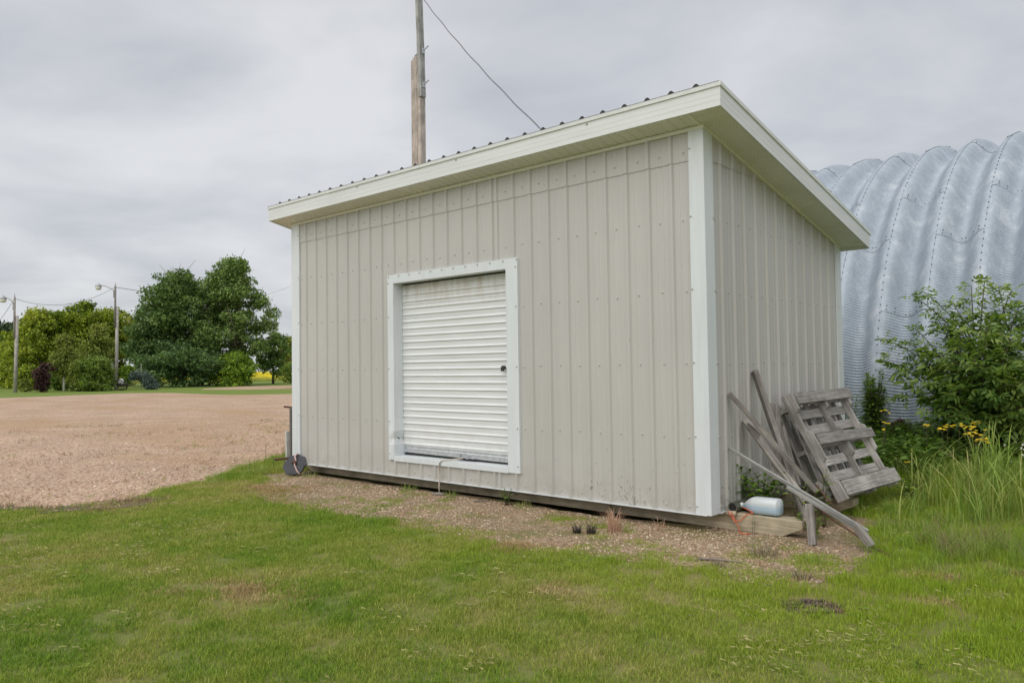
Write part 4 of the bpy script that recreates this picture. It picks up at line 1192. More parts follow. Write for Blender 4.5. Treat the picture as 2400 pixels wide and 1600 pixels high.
# lawn ornament: a small iron plant cart with two wheels and a white planter
b = spot(284, 70.5)
T = empty('plant_cart', b, 'small black iron plant cart with a white planter beside the yard light', 'cart')
v = Vector((-u.y, u.x, 0))
for sgn in (-1, 1):
    m = MB(); n_ = 18
    m.tube([u * (0.42 * math.cos(2 * PI * i / n_)) + v * (0.28 * sgn) + Vector((0, 0, 0.44 + 0.42 * math.sin(2 * PI * i / n_))) for i in range(n_ + 1)], 0.035, 6)
    for i in range(6): m.tube([v * (0.28 * sgn) + Vector((0, 0, 0.44)), u * (0.42 * math.cos(PI / 3 * i)) + v * (0.28 * sgn) + Vector((0, 0, 0.44 + 0.42 * math.sin(PI / 3 * i)))], 0.018, 5)
    link('wheel', new_mesh('wheel', m.v, m.f, M['dark_metal']), T)
m = MB(); m.box((-0.45, -0.24, 0.44), (0.45, 0.24, 0.52)); m.tube([Vector((0, 0, 0.46)), u * 1.05 + Vector((0, 0, 0.5)), u * 1.35 + Vector((0, 0, 0.72))], 0.035, 6); m.tube([-u * 0.3 + Vector((0, 0, 0.5)), -u * 0.75 + Vector((0, 0, 1.1)), -u * 0.6 + Vector((0, 0, 1.45))], 0.035, 6)
link('frame', new_mesh('frame', m.v, m.f, M['dark_metal']), T)
m = MB(); m.tube([(0, 0, 0.5), (0, 0, 0.62), (0, 0, 0.8), (0, 0, 0.95)], [0.16, 0.24, 0.2, 0.10], 12); link('planter', new_mesh('planter', m.v, m.f, M['white_pot'], True), T)

# canola field far behind
m = MB()
nr = np.random.default_rng(5)
cx = [spot(px, d) for px in (-200, 100, 300, 500, 700, 900) for d in (1,)]
for i0 in range(48):
    pa = -100 + i0 * 25; pb_ = pa + 25
    ds = [112, 115, 140, 200, 320, 600]
    zt_ = [0.0, 1.02 + 0.14 * nr.random(), 1.08, 1.1, 1.1, 1.1]
    for j in range(5):
        m.quad(spot(pa, ds[j], zt_[j] - 0.15), spot(pb_, ds[j], zt_[j] - 0.15), spot(pb_, ds[j + 1], zt_[j + 1] - 0.15), spot(pa, ds[j + 1], zt_[j + 1] - 0.15))
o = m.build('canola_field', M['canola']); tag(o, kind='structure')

# =================================================================== PALLETS
PR_ = Matrix([[0.8760303917037784, 0.06774297973116038, -0.4774742312507223], [-0.05977682566331346, 0.997702615881283, 0.03187822732309484], [0.47853681564216405, 0.0006155979115261797, 0.8780672736836677]])
def pallet_board(name, parent, c, ex, ey, ez, axis_len, mat=None, warp=0.0, notch=None):
    """box of size ex, ey, ez about c (pallet frame); grain along axis_len ('y' or 'z')"""
    L, a, b = (ey, ex, ez) if axis_len == 'y' else (ez, ex, ey)
    bm = bmesh.new()
    nseg = 7
    st = []
    for i in range(nseg):
        z = -L / 2 + L * i / (nseg - 1); wz = warp * (1 - (2 * i / (nseg - 1) - 1) ** 2)
        jit = rnd.uniform(-0.0015, 0.0015)
        st.append([bm.verts.new((sx * a / 2 + wz, sy * (b / 2 + jit), z)) for sx, sy in ((-1, -1), (1, -1), (1, 1), (-1, 1))])
    for i in range(nseg - 1):
        for k in range(4): bm.faces.new((st[i][k], st[i][(k + 1) % 4], st[i + 1][(k + 1) % 4], st[i + 1][k]))
    bm.faces.new(st[0][::-1]); bm.faces.new(st[-1])
    me = bpy.data.meshes.new(name); bm.to_mesh(me); bm.free(); me.materials.append(mat or M['pallet_wood'])
    o = link(name, me, parent, Vector(c), (rnd.uniform(-0.008, 0.008), rnd.uniform(-0.006, 0.006), 0) if axis_len == 'z' else None)
    if axis_len == 'y': o.rotation_euler = (R(-90) + rnd.uniform(-0.018, 0.018), 0, 0)     # local z -> pallet y
    return o
def stringer(parent, c, th, dp, L, notches, side):
    """stringer along z with two notches cut in the edge at +x or -x (side)"""
    prof = [(-dp / 2, -L / 2), (dp / 2, -L / 2)]
    for z0, z1 in notches:
        prof += [(dp / 2, z0), (dp / 2 - 0.012, z0 + 0.012), (dp / 2 - 0.038, z0 + 0.03), (dp / 2 - 0.038, z1 - 0.03), (dp / 2 - 0.012, z1 - 0.012), (dp / 2, z1)]
    prof += [(dp / 2, L / 2), (-dp / 2, L / 2)]
    m = MB(); m.prism([(side * x, -th / 2, z) for x, z in prof], (0, th, 0))
    me = new_mesh('stringer', m.v, m.f, M['pallet_wood'])
    bm = bmesh.new(); bm.from_mesh(me); bmesh.ops.recalc_face_normals(bm, faces=bm.faces); bmesh.ops.triangulate(bm, faces=[f for f in bm.faces if len(f.verts) > 4]); bm.to_mesh(me); bm.free()
    return link('stringer', me, parent, Vector(c))
PA = empty('pallet', (0.725, 1.171, 0.085), 'weathered grey wooden pallet in front, leaning with three wide boards towards the grass', 'pallet', 'pallets leaning on the shed')
PA.rotation_euler = PR_.to_euler()
Lz, Wy = 1.02, 1.22
for yc in (-0.03, 0.585, 1.135):
    stringer(PA, (-0.061, yc, Lz / 2 - 0.012), 0.04, 0.09, Lz + 0.02, [(-0.36, -0.13), (0.12, 0.36)], 1)
for zc, wd in ((0.07, 0.135), (0.535, 0.10), (0.965, 0.11)):
    pallet_board('bottom_board', PA, (-0.008, Wy / 2 + 0.005, zc), 0.016, Wy - 0.0, wd, 'y', warp=rnd.uniform(0, 0.008))
for zc in (0.045, 0.205, 0.36, 0.525, 0.675, 0.83, 0.975):
    pallet_board('deck_board', PA, (-0.115, Wy / 2 - 0.03, zc), 0.016, Wy, 0.088, 'y')
PB = empty('pallet', (0.512, 1.245, 0.012), 'darker pallet behind the front pallet, its slats running up and down', 'pallet', 'pallets leaning on the shed')
ang = math.atan2(0.345, 0.80)
PB.rotation_euler = (0, -ang, R(-2))
for zc in (0.045, 0.46, 0.875):
    o = stringer(PB, (-0.061, 0.55, zc), 0.04, 0.09, 1.1, [(-0.40, -0.15), (0.15, 0.40)], 1)
    o.rotation_euler = (R(-90), 0, 0)
for yc in (0.03, 0.23, 0.40, 0.57, 0.74, 0.92, 1.07):
    pallet_board('deck_board', PB, (-0.008, yc, 0.46), 0.016, 0.085, 0.94, 'z')
for yc in (0.05, 0.33, 0.60, 0.85, 1.05):
    pallet_board('bottom_board', PB, (-0.114, yc, 0.46), 0.016, 0.09, 0.94, 'z')

# =================================================================== LEANING PLANKS
GW = 'boards leaning on the shed'
def loose(name, label, p0, p1, w, t, roll=0.0, mat=None, cat='board', group=GW, **k):
    return tag(board(name, p0, p1, w, t, mat or M['grey_wood'], roll=roll, **k), label, cat, group)
loose('long_board', 'tallest grey board, its top end highest up the shed wall', (0.035, 0.825, 1.18), (0.57, 0.585, -0.11), 0.045, 0.072, roll=0.35)
loose('split_post', 'thick split grey post standing in front of the tallest board', hit(*r5(552, 405), 0, 0.20), hit(*r5(575, 960), 0, 0.32), 0.092, 0.07, roll=0.2, cat='post', top_cut=0.012)
loose('thin_stud', 'narrow grey stud behind the split post', hit(*r5(600, 560), 0, 0.14), hit(*r5(720, 1000), 0, 0.36), 0.06, 0.035, roll=0.5)
loose('long_stud', 'long straight grey stud slanting down from near the corner', hit(*r5(218, 318), 0, 0.03), (0.60, 0.725, 0.165), 0.056, 0.04, roll=0.15)
loose('split_board', 'cracked brownish board running under the long stud', hit(*r5(332, 515), 0, 0.03), hit(*r5(775, 1110), 0, 0.55), 0.065, 0.03, roll=0.6)
loose('short_batten', 'short mossy batten wedged below the long stud', hit(*r5(345, 545), 0, 0.10), hit(*r5(440, 625), 0, 0.18), 0.045, 0.04, roll=0.3)
loose('thin_strip', 'thin pale strip reaching lowest on the wall, upper of two strips', hit(*r5(214, 722), 0, 0.03), (1.165, 0.235, -0.02), 0.020, 0.030, mat=M['pole_grey'], roll=0.2)
loose('thin_strip', 'thin pale strip lying just under the longer strip', hit(*r5(640, 1005), 0, 0.55), (1.15, 0.27, -0.055), 0.018, 0.028, mat=M['pole_grey'], roll=0.25)
loose('timber_end', 'sawn timber end lying on the ground at the tip of the thin strips', hit(*r5(1150, 1288), 0, 1.11), (1.215, 0.135, -0.105), 0.058, 0.045, roll=0.35, cat='timber')
loose('timber_end', 'square timber block lying against the foot of the pallets', (0.615, 0.80, 0.185), (0.38, 1.16, 0.06), 0.10, 0.075, roll=0.5, cat='timber')
loose('stub_board', 'short dark board stub by the end of the front skid', hit(*r5(805, 1130), 0, 0.74), (0.80, 0.10, -0.15), 0.058, 0.04, roll=0.5)
# rusty rods
def rod(label, pts, r=0.006):
    m = MB(); m.tube(pts, r, 6); return tag(m.build('rusty_rod', M['rust'], None, True), label, 'rod', 'rusty rods among the boards')
rod('thin rusty rod leaning from the board pile down across the middle skid', [hit(*r5(850, 985), 0, 0.58), hit(*r5(930, 1085), 0, 0.68), hit(*r5(1005, 1165), 0, 0.76), (0.80, 0.90, -0.10)])
rod('long rusty rod lying in the grass past the timber end', [hit(*r5(850, 1140), 0, 0.70), hit(*r5(960, 1235), 0, 0.86), hit(*r5(1130, 1345), 0, 1.06), hit(*r5(1270, 1445), 2, -0.125), hit(*r5(1400, 1512), 2, -0.13)], 0.007)

# =================================================================== PIPE, JUG, TWINE
m = MB(); segs = 16
pts = [(0.075, 0.245, 0.038), (0.072, 0.7, 0.036), (0.07, 1.25, 0.036)]
def annulus_tube(m, pts, ro, ri):
    m.tube(pts, ro, segs, cap=False); b0 = len(m.v)
    m.tube(pts, ri, segs, cap=False)
    m.f += [(i, (i + 1) % segs, b0 + (i + 1) % segs, b0 + i) for i in range(segs)]
annulus_tube(m, pts, 0.043, 0.036)
pipe = tag(m.build('drain_pipe', M['pipe'], None, True), 'dull green plastic pipe lying along the shed wall, open end forward', 'pipe')
m = MB(); m.tube([(0.075, 0.252, 0.038), (0.075, 0.256, 0.038)], 0.0355, 14); m.build('bore_shade', M['pipe_shade'], pipe)  # dark disc set in the open end, shade of the hollow painted on
m = MB(); m.tube([(0.035, 0.215, -0.005), (0.115, 0.225, -0.005)], 0.021, 12)
pv = tag(m.build('pipe_fitting', M['pvc'], None, True), 'short pinkish plastic pipe fitting with orange twine round it', 'pipe')
m = MB(); m.tube([(0.034, 0.2149, -0.005), (0.0335, 0.2148, -0.005)], 0.014, 10); m.build('bore', M['rust'], pv)
m = MB(); m.tube([(0.095, 0.224, -0.02), (0.096, 0.224, -0.075)], 0.012, 8); m.build('spout', M['pvc'], pv)

JG = empty('jug', (0.28, 0.335, 0.0), 'translucent plastic jug with bluish water lying on the skid end', 'jug')
def jug_ring(x, hw, n=20, p=3.0, dz=0.0):
    out = []
    for k in range(n):
        a = 2 * PI * k / n; c, s = math.cos(a), math.sin(a)
        r = (abs(c) ** p + abs(s) ** p) ** (-1 / p)
        out.append((x, r * c * hw, r * s * hw + dz))
    return out
st = [(0.175, 0.060, 4), (0.168, 0.066, 4), (0.15, 0.070, 4), (0.06, 0.071, 3.6), (-0.03, 0.071, 3.4), (-0.055, 0.067, 3), (-0.085, 0.055, 2.6), (-0.115, 0.038, 2.2), (-0.135, 0.024, 2), (-0.142, 0.019, 2), (-0.152, 0.019, 2)]
V = []; F = []
for x, hw, p in st: V += jug_ring(x, hw, p=p, dz=-(0.071 - hw) * 0.25)
n_ = 20
for i in range(len(st) - 1):
    for k in range(n_): F.append((i * n_ + k, i * n_ + (k + 1) % n_, (i + 1) * n_ + (k + 1) % n_, (i + 1) * n_ + k))
F.append(tuple(range(n_ - 1, -1, -1))); F.append(tuple(range((len(st) - 1) * n_, len(st) * n_)))
jb = link('bottle', new_mesh('bottle', V, F, M['bottle'], True), JG, Vector((0, 0, 0.066)), (R(0), 0, 0))
m = MB(); m.tube([(-0.150, 0, 0.053), (-0.172, 0, 0.053)], 0.022, 14); link('cap', new_mesh('cap', m.v, m.f, M['cap']), JG)
JG.rotation_euler = (0, R(-1), R(-3))
def twine(name, pts, r, mat, label, cat='twine', group=None):
    # smooth the path
    P = [Vector(p) for p in pts]; out = []
    for i in range(len(P) - 1):
        p0 = P[max(i - 1, 0)]; p1 = P[i]; p2 = P[i + 1]; p3 = P[min(i + 2, len(P) - 1)]
        for j in range(5):
            t = j / 5
            out.append(0.5 * ((2 * p1) + (p2 - p0) * t + (2 * p0 - 5 * p1 + 4 * p2 - p3) * t * t + (3 * p1 - p0 - 3 * p2 + p3) * t ** 3))
    out.append(P[-1])
    m = MB(); m.tube(out, r, 5)
    o = m.build(name, mat, None, True)
    return tag(o, label, cat, group)
twine('orange_twine', [(0.09, 0.20, 0.015), (0.10, 0.20, -0.02), (0.12, 0.205, -0.055), (0.155, 0.22, -0.06), (0.185, 0.235, -0.02), (0.215, 0.26, 0.0), (0.25, 0.262, 0.012), (0.14, 0.30, 0.04)], 0.0042, M['twine'], 'orange twine looped from the pipe fitting to the jug neck')
twine('orange_twine', [(0.06, 0.20, 0.012), (0.085, 0.197, -0.03), (0.125, 0.195, -0.07), (0.155, 0.19, -0.105), (0.165, 0.185, -0.143), (0.20, 0.13, -0.142), (0.27, 0.16, -0.142)], 0.004, M['twine'], 'orange twine end hanging down past the skid to the gravel')

# =================================================================== LEFT CORNER: rubber disc, iron bracket, board
DN = (Vector((0.37, -0.63, 0.55))).normalized()
DU = DN.cross(Vector((0, 0, 1))).normalized(); DV = DU.cross(DN)
if DV.z < 0: DV = -DV
dc = hit(692, 1090, 1, -0.13)
RDK = empty('rubber_disc', (dc.x, dc.y, -0.15), 'black rubber disc with a rope knotted through it, propped on the shed\'s left corner', 'disc')
def disc(m, c, r, t, n=32, wob=0.0):
    a = [c + (DU * math.cos(2 * PI * k / n) + DV * math.sin(2 * PI * k / n)) * (r + wob * math.sin(k * 1.7)) for k in range(n)]
    m.add(a + [p + DN * t for p in a], [tuple(range(n - 1, -1, -1)), tuple(range(n, 2 * n))] + [(k, (k + 1) % n, n + (k + 1) % n, n + k) for k in range(n)])
m = MB(); disc(m, dc, 0.155, 0.02, wob=0.009); m.build('disc', M['rubber'], RDK)
m = MB(); disc(m, dc + DN * 0.021 - DV * 0.055 - DU * 0.05, 0.095, 0.013); m.build('hub_plate', M['rubber'], RDK)
f_ = dc + DN * 0.04
rp = [f_ + DV * 0.155 + DU * 0.0, f_ + DV * 0.11 + DU * 0.02 + DN * 0.01, f_ + DV * 0.05 - DU * 0.01, f_ + DV * 0.02 + DN * 0.012, f_ - DV * 0.03 - DU * 0.02, f_ - DV * 0.1 - DU * 0.07 + DN * 0.01, f_ - DV * 0.15 - DU * 0.12]
m = MB(); m.tube(rp[:4], 0.011, 7); m.tube(rp[3:], 0.009, 7); m.build('rope', M['pink_rope'], RDK, True)
m = MB(); m.tube([f_ + DV * 0.0 - DU * 0.03, f_ + DV * 0.03 + DN * 0.02, f_ + DV * 0.01 + DU * 0.03], [0.016, 0.02, 0.014], 8); m.build('knot', M['rust'], RDK, True)
IB = empty('iron_bracket', (-6.33, 0.14, -0.15), 'upright rusty iron bracket with two short arms standing behind the shed\'s left corner', 'bracket')
m = MB(); m.box((-6.44, 0.09, -0.16), (-6.412, 0.12, 0.735)); m.build('upright', M['grey_wood'], IB, bevel=0.004)
m = MB(); m.tube([(-6.41, 0.125, 0.73), (-6.48, 0.03, 0.745)], 0.013, 8); m.build('arm', M['rust'], IB)
m = MB(); m.tube([(-6.41, 0.125, 0.035), (-6.53, -0.09, 0.02)], 0.018, 8); m.build('arm', M['rust'], IB)
loose('pale_board', 'short pale board standing beside the iron bracket', (-6.50, 0.10, 0.40), (-6.49, 0.10, -0.16), 0.06, 0.03, mat=M['pale_paint'])
# rope with a wooden toggle hanging from the door
RP = empty('pull_rope', (-3.22, -0.05, -0.15), 'pale pull rope with a wooden toggle hanging from the roller door', 'rope')
rx = -3.235
m = MB(); m.tube([(-2.98, 0.07, 0.262), (-3.10, -0.01, 0.245), (rx + 0.03, -0.036, 0.232), (rx, -0.042, 0.20), (rx + 0.004, -0.044, 0.05), (rx - 0.003, -0.046, -0.04), (rx + 0.003, -0.05, -0.122)], 0.0075, 7); m.build('rope', M['rope'], RP, True)
m = MB(); m.tube([(rx - 0.075, -0.09, -0.138), (rx, -0.055, -0.130), (rx + 0.07, -0.02, -0.132)], [0.014, 0.017, 0.013], 8); m.build('toggle', M['grey_wood'], RP, True)
# dead twigs on the gravel
for i, (p, L_, a) in enumerate((((-2.62, -0.12), 0.16, 0.6), ((0.35, -0.85), 0.30, 0.3))):
    m = MB(); m.tube([(p[0], p[1], -0.136), (p[0] + math.cos(a) * L_ * 0.5, p[1] + math.sin(a) * L_ * 0.5 + 0.01, -0.132), (p[0] + math.cos(a) * L_, p[1] + math.sin(a) * L_, -0.136)], [0.009, 0.007, 0.004], 5)
    tag(m.build('dead_stick', M['twig'], None, True), ('short dead stick on the gravel right of the rope toggle', 'thin dead stick on the gravel before the shed\'s near corner')[i], 'stick')

# rust-brown heap by the arch building's foot: dead twiggy brush
nr = np.random.default_rng(31)
hp = Vector((0.04, 5.14, float(gz(0.04, 5.14))))
BH = empty('brush_heap', hp, 'rust-brown rounded heap of dead twigs at the foot of the arch building', 'brush heap')
m = MB()
for i in range(420):
    a = nr.uniform(0, 2 * PI); e = nr.uniform(0, PI / 2); r = 0.2 * (0.7 + 0.3 * nr.random())
    p = Vector((math.cos(a) * math.cos(e) * r * 0.95, math.sin(a) * math.cos(e) * r * 0.6, math.sin(e) * r * 1.25 + 0.02))
    t = Vector(nr.normal(size=3)).normalized(); L_ = 0.10 * (0.5 + nr.random())
    m.tube([p - t * L_ / 2, p + Vector(nr.normal(size=3)) * 0.006, p + t * L_ / 2], 0.0045, 3, cap=False)
o = link('twig', new_mesh('twig', m.v, m.f, M['rust']), BH); o['kind'] = 'stuff'
m = MB(); V = []
for i in range(6):
    e = i / 5 * PI / 2; V.append((math.cos(e) * 0.17, math.sin(e) * 0.20))
m.tube([(0, 0, -0.02), (0, 0, 0.08), (0, 0, 0.16), (0, 0, 0.2)], [0.155, 0.15, 0.10, 0.03], 10); link('core', new_mesh('core', m.v, m.f, M['dirt']), BH)

# =================================================================== LOW GROWTH
def blades(n, rad, h0, h1, w, lean, seed, bend=0.5, mat=None, name='blade', segs=3, base_r=None):
    g = np.random.default_rng(seed); V = []; F = []
    for i in range(n):
        a = g.uniform(0, 2 * PI); r = rad * math.sqrt(g.random())
        bx, by = r * math.cos(a), r * math.sin(a)
        h = g.uniform(h0, h1); th = g.uniform(0, 2 * PI) if base_r is None else a + g.normal() * 0.6
        le = lean * g.random() ** 0.7 * h; ww = w * g.uniform(0.6, 1.2)
        dx, dy = math.cos(th), math.sin(th); sx, sy = -dy, dx
        b0 = len(V)
        for s in range(segs):
            f = s / segs; off = le * (f ** (1 + bend)); z = h * f * (1 - 0.25 * lean * f * f); k = ww * (1 - 0.55 * f) / 2
            V += [(bx + dx * off - sx * k, by + dy * off - sy * k, z), (bx + dx * off + sx * k, by + dy * off + sy * k, z)]
        V.append((bx + dx * le, by + dy * le, h * (1 - 0.25 * lean)))
        for s in range(segs - 1): F.append((b0 + 2 * s, b0 + 2 * s + 1, b0 + 2 * s + 3, b0 + 2 * s + 2))
        F.append((b0 + 2 * segs - 2, b0 + 2 * segs - 1, b0 + 2 * segs))
    return new_mesh(name, V, F, mat)
def leaf_shape(L, w, fold=0.25, droop=0.2):
    """one pointed leaf along +x: 8 triangles"""
    v = [(0, 0, 0)]
    xs_ = [(0.22, 0.36), (0.5, 0.5), (0.78, 0.28)]
    c = [(L * x, 0, -droop * L * x * x) for x, _ in xs_]
    l = [(L * x, w * q, fold * w * q - droop * L * x * x) for x, q in xs_]
    r = [(L * x, -w * q, fold * w * q - droop * L * x * x) for x, q in xs_]
    v += c + l + r + [(L, 0, -droop * L)]
    f = [(0, 1, 4), (0, 7, 1), (1, 2, 5, 4), (1, 7, 8, 2), (2, 3, 6, 5), (2, 8, 9, 3), (3, 10, 6), (3, 9, 10)]
    return v, f
def join_leaves(items, name, mat):
    """items = [(matrix, verts, faces)]"""
    V = []; F = []
    for m_, v, f in items:
        b0 = len(V); V += [m_ @ Vector(p) for p in v]; F += [tuple(i + b0 for i in q) for q in f]
    return new_mesh(name, V, F, mat, True)
def orient(p, d, roll=0.0, s=1.0):
    q = Vector(d).to_track_quat('X', 'Z')
    return Matrix.Translation(p) @ q.to_matrix().to_4x4() @ Matrix.Rotation(roll, 4, 'X') @ Matrix.Scale(s, 4)

def scatter(name, protos, P, rotz, scl, tilt=None, kind='stuff', pick=None):
    """one object: copies of the prototype meshes at the points P"""
    n = len(P)
    me = bpy.data.meshes.new(name)
    me.vertices.add(n); me.vertices.foreach_set('co', np.asarray(P, np.float32).ravel())
    rot = np.zeros((n, 3), np.float32); rot[:, 2] = rotz
    if tilt is not None: rot[:, :2] = tilt
    a = me.attributes.new('rot', 'FLOAT_VECTOR', 'POINT'); a.data.foreach_set('vector', rot.ravel())
    a = me.attributes.new('scl', 'FLOAT_VECTOR', 'POINT'); a.data.foreach_set('vector', np.asarray(scl, np.float32).ravel())
    a = me.attributes.new('pick', 'INT', 'POINT'); a.data.foreach_set('value', (pick if pick is not None else nr.integers(0, len(protos), n)).astype(np.int32))
    o = link(name, me); o['kind'] = kind
    ng = bpy.data.node_groups.new(name, 'GeometryNodeTree')
    ng.interface.new_socket('Geometry', in_out='INPUT', socket_type='NodeSocketGeometry')
    ng.interface.new_socket('Geometry', in_out='OUTPUT', socket_type='NodeSocketGeometry')
    gi = ng.nodes.new('NodeGroupInput'); go = ng.nodes.new('NodeGroupOutput')
    ip = ng.nodes.new('GeometryNodeInstanceOnPoints'); ip.inputs['Pick Instance'].default_value = True
    jn = ng.nodes.new('GeometryNodeGeometryToInstance')
    for me_ in reversed(protos):
        po = bpy.data.objects.new(name + '_source', me_)          # not linked to the scene
        oi = ng.nodes.new('GeometryNodeObjectInfo'); oi.inputs['Object'].default_value = po; oi.transform_space = 'ORIGINAL'
        ng.links.new(oi.outputs['Geometry'], jn.inputs[0])
    def attr(nm, ty):
        x = ng.nodes.new('GeometryNodeInputNamedAttribute'); x.data_type = ty; x.inputs['Name'].default_value = nm; return x.outputs[0]
    ng.links.new(gi.outputs[0], ip.inputs['Points']); ng.links.new(jn.outputs[0], ip.inputs['Instance'])
    ng.links.new(attr('rot', 'FLOAT_VECTOR'), ip.inputs['Rotation']); ng.links.new(attr('scl', 'FLOAT_VECTOR'), ip.inputs['Scale'])
    ng.links.new(attr('pick', 'INT'), ip.inputs['Instance Index'])
    ng.links.new(ip.outputs[0], go.inputs[0])
    md = o.modifiers.new('copies', 'NODES'); md.node_group = ng
    return o
def in_view(P, m=650):
    d = (P - CAM_POS) @ CAM_M.T
    w_ = -d[:, 2]; px = 1200 + FPX * d[:, 0] / np.maximum(w_, 1e-3); py = 800 - FPX * d[:, 1] / np.maximum(w_, 1e-3)
    return (w_ > 0.4) & (px > -m) & (px < 2400 + m) & (py < 1600 + m) & (py > -m)
def ground_pts(n, x0, x1, y0, y1):
    x = nr.uniform(x0, x1, n); y = nr.uniform(y0, y1, n)
    return np.stack([x, y, gz(x, y)], 1)
def nz(P, f, seed=0.0):
    return np.array([noise.fractal(Vector((p[0] * f, p[1] * f, seed)), 0.9, 2.1, 4) for p in P])
so = [(p.x, p.y) for p in strip_out]; yo = [(p.x, p.y) for p in yard_out]; eo = [(p.x, p.y) for p in earth_out]; to = [(p.x, p.y) for p in track_out]
def edge_fade(poly, P, d):
    """0 inside the outline, rising to 1 at distance d outside"""
    Q = np.array(poly); A = P[:, None, :2] - Q[None]
    return np.sqrt((A ** 2).sum(-1)).min(1) / d

nr = np.random.default_rng(21)
# ---- mown lawn
P = ground_pts(40000, -9.6, 7.2, -6.0, 6.0)
dist = np.linalg.norm(P - CAM_POS, axis=1)
ok = in_view(P) & (dist < 15) & ~inside(yo, P[:, 0], P[:, 1]) & ~inside(so, P[:, 0], P[:, 1]) & ~((P[:, 0] > -6.3) & (P[:, 0] < 0.1) & (P[:, 1] > -0.1) & (P[:, 1] < 3.3)) & (P[:, 1] < 5.3)
P = P[ok]; dist = dist[ok]
bare = nz(P, 0.9, 4.0); fine = nz(P, 3.0, 9.0)
keep = nr.random(len(P)) < np.clip(1.25 - np.clip(bare - 0.28, 0, 1) * 1.2, 0.62, 1)
ex = np.minimum(edge_fade(so, P, 0.40), edge_fade(yo[:260], P, 0.30))
keep &= nr.random(len(P)) < np.clip(0.22 + ex * (1 + 0.8 * fine), 0, 1)
for cx_, cy_, r_b, a in ((-1.32, -3.47, 0.17, 0.06), (-1.62, -3.35, 0.12, 0.2), (-1.75, -3.62, 0.10, 0.3), (0.02, -2.1, 0.12, 0.45), (-4.3, -3.9, 0.35, 0.35), (1.9, -0.9, 0.22, 0.35), (1.75, -0.3, 0.2, 0.4), (2.1, 0.15, 0.22, 0.4)):
    q = np.hypot(P[:, 0] - cx_, (P[:, 1] - cy_) * 1.3)
    keep &= nr.random(len(P)) < np.where(q < r_b, a, np.clip(a + (q - r_b) / 0.15, a, 1))
keep &= ~(inside(eo, P[:, 0], P[:, 1]) & (nr.random(len(P)) < 0.8)) & ~(inside(to, P[:, 0], P[:, 1]) & (nr.random(len(P)) < 0.55))
P = P[keep]; dist = dist[keep]; ex = ex[keep]; fine = fine[keep]
PL = P
# long fringe at the edges of the gravel, longer and lusher to the right
long_ = 1.0 + 0.55 * np.clip(1.1 - ex, 0, 1) + 0.75 * sstep(0.6, 1.7, P[:, 0]) * sstep(-1.9, -0.9, P[:, 1]) + 0.55 * sstep(-5.6, -6.6, P[:, 0]) * sstep(-1.7, -0.6, P[:, 1])
long_ *= 1 + 0.35 * fine
base_s = 1.0 + 0.06 * np.clip(dist - 5, 0, 10)
scl = np.stack([base_s, base_s, long_ * (0.85 + 0.3 * nr.random(len(P)))], 1)
LB = [blades(84, 0.09, 0.014, 0.042, 0.0028, 0.95, 40 + i, mat=M['lawn_blade'], name='lawn_clump') for i in range(6)]
tag(scatter('lawn_grass', LB, P, nr.uniform(0, 6.28, len(P)), scl), kind='stuff')

# ---- mower clippings and small broad leaves in the lawn
Pc = PL[(nz(PL, 0.8, 17.0) > 0.12) & (np.linalg.norm(PL - CAM_POS, axis=1) < 9)]; Pc = Pc[nr.random(len(Pc)) < 0.06]
def clip_mesh(seed):
    g = random.Random(seed); V = []; F = []
    for i in range(22):
        a = g.uniform(0, 6.28); r = 0.1 * math.sqrt(g.random()); x, y, z = r * math.cos(a), r * math.sin(a), g.uniform(0.02, 0.042)
        th = g.uniform(0, 6.28); L_ = g.uniform(0.012, 0.038); dx, dy = math.cos(th) * L_, math.sin(th) * L_; wx, wy = -math.sin(th) * 0.0011, math.cos(th) * 0.0011
        b = len(V); V += [(x - wx, y - wy, z), (x + dx - wx, y + dy - wy, z + g.uniform(-0.012, 0.012)), (x + dx + wx, y + dy + wy, z), (x + wx, y + wy, z)]; F.append((b, b + 1, b + 2, b + 3))
    return new_mesh('clippings', V, F, M['clip'])
M['clip'] = lawn_blade_mat('clipping_straw', [(0.3, (0.29, 0.29, 0.10)), (0.7, (0.40, 0.37, 0.16))], 0.1)
scatter('grass_clippings', [clip_mesh(i) for i in range(3)], Pc, nr.uniform(0, 6.28, len(Pc)), np.ones((len(Pc), 3)))
def rosette(seed):
    g = random.Random(seed); it = []
    for i in range(9):
        a = i * 2.4 + g.uniform(-0.3, 0.3)
        it.append((orient(Vector((math.cos(a) * 0.008, math.sin(a) * 0.008, 0.015)), Vector((math.cos(a), math.sin(a), g.uniform(0.2, 0.7))), 0, g.uniform(0.7, 1.1)), *leaf_shape(0.045, 0.019, 0.2, 0.3)))
    return join_leaves(it, 'rosette', M['lime'])
wgt = 0.003 + 0.06 * sstep(0.3, 1.6, PL[:, 0]) * sstep(-2.2, -1.2, PL[:, 1]); Pr = PL[nr.random(len(PL)) < wgt]
scatter('lawn_weeds', [rosette(i) for i in range(3)], Pr, nr.uniform(0, 6.28, len(Pr)), np.ones((len(Pr), 3)) * (0.4 + 0.5 * nr.random((len(Pr), 1))))
# ---- dark dead stubble standing in rows on the bare patch
P = ground_pts(900, 1.0, 1.7, -1.7, -1.15); P = P[inside(to, P[:, 0], P[:, 1]) & (np.sin((P[:, 1] * 0.8 - P[:, 0] * 0.6) * 70) > -0.2)][:260]
scatter('dead_stubble', [blades(26, 0.022, 0.008, 0.03, 0.004, 0.9, 150 + i, mat=M[k_], name='stubble_clump') for i, k_ in enumerate(('grey_blade', 'burnt_blade', 'straw_blade'))], P, nr.uniform(0, 6.28, len(P)), np.ones((len(P), 3)))
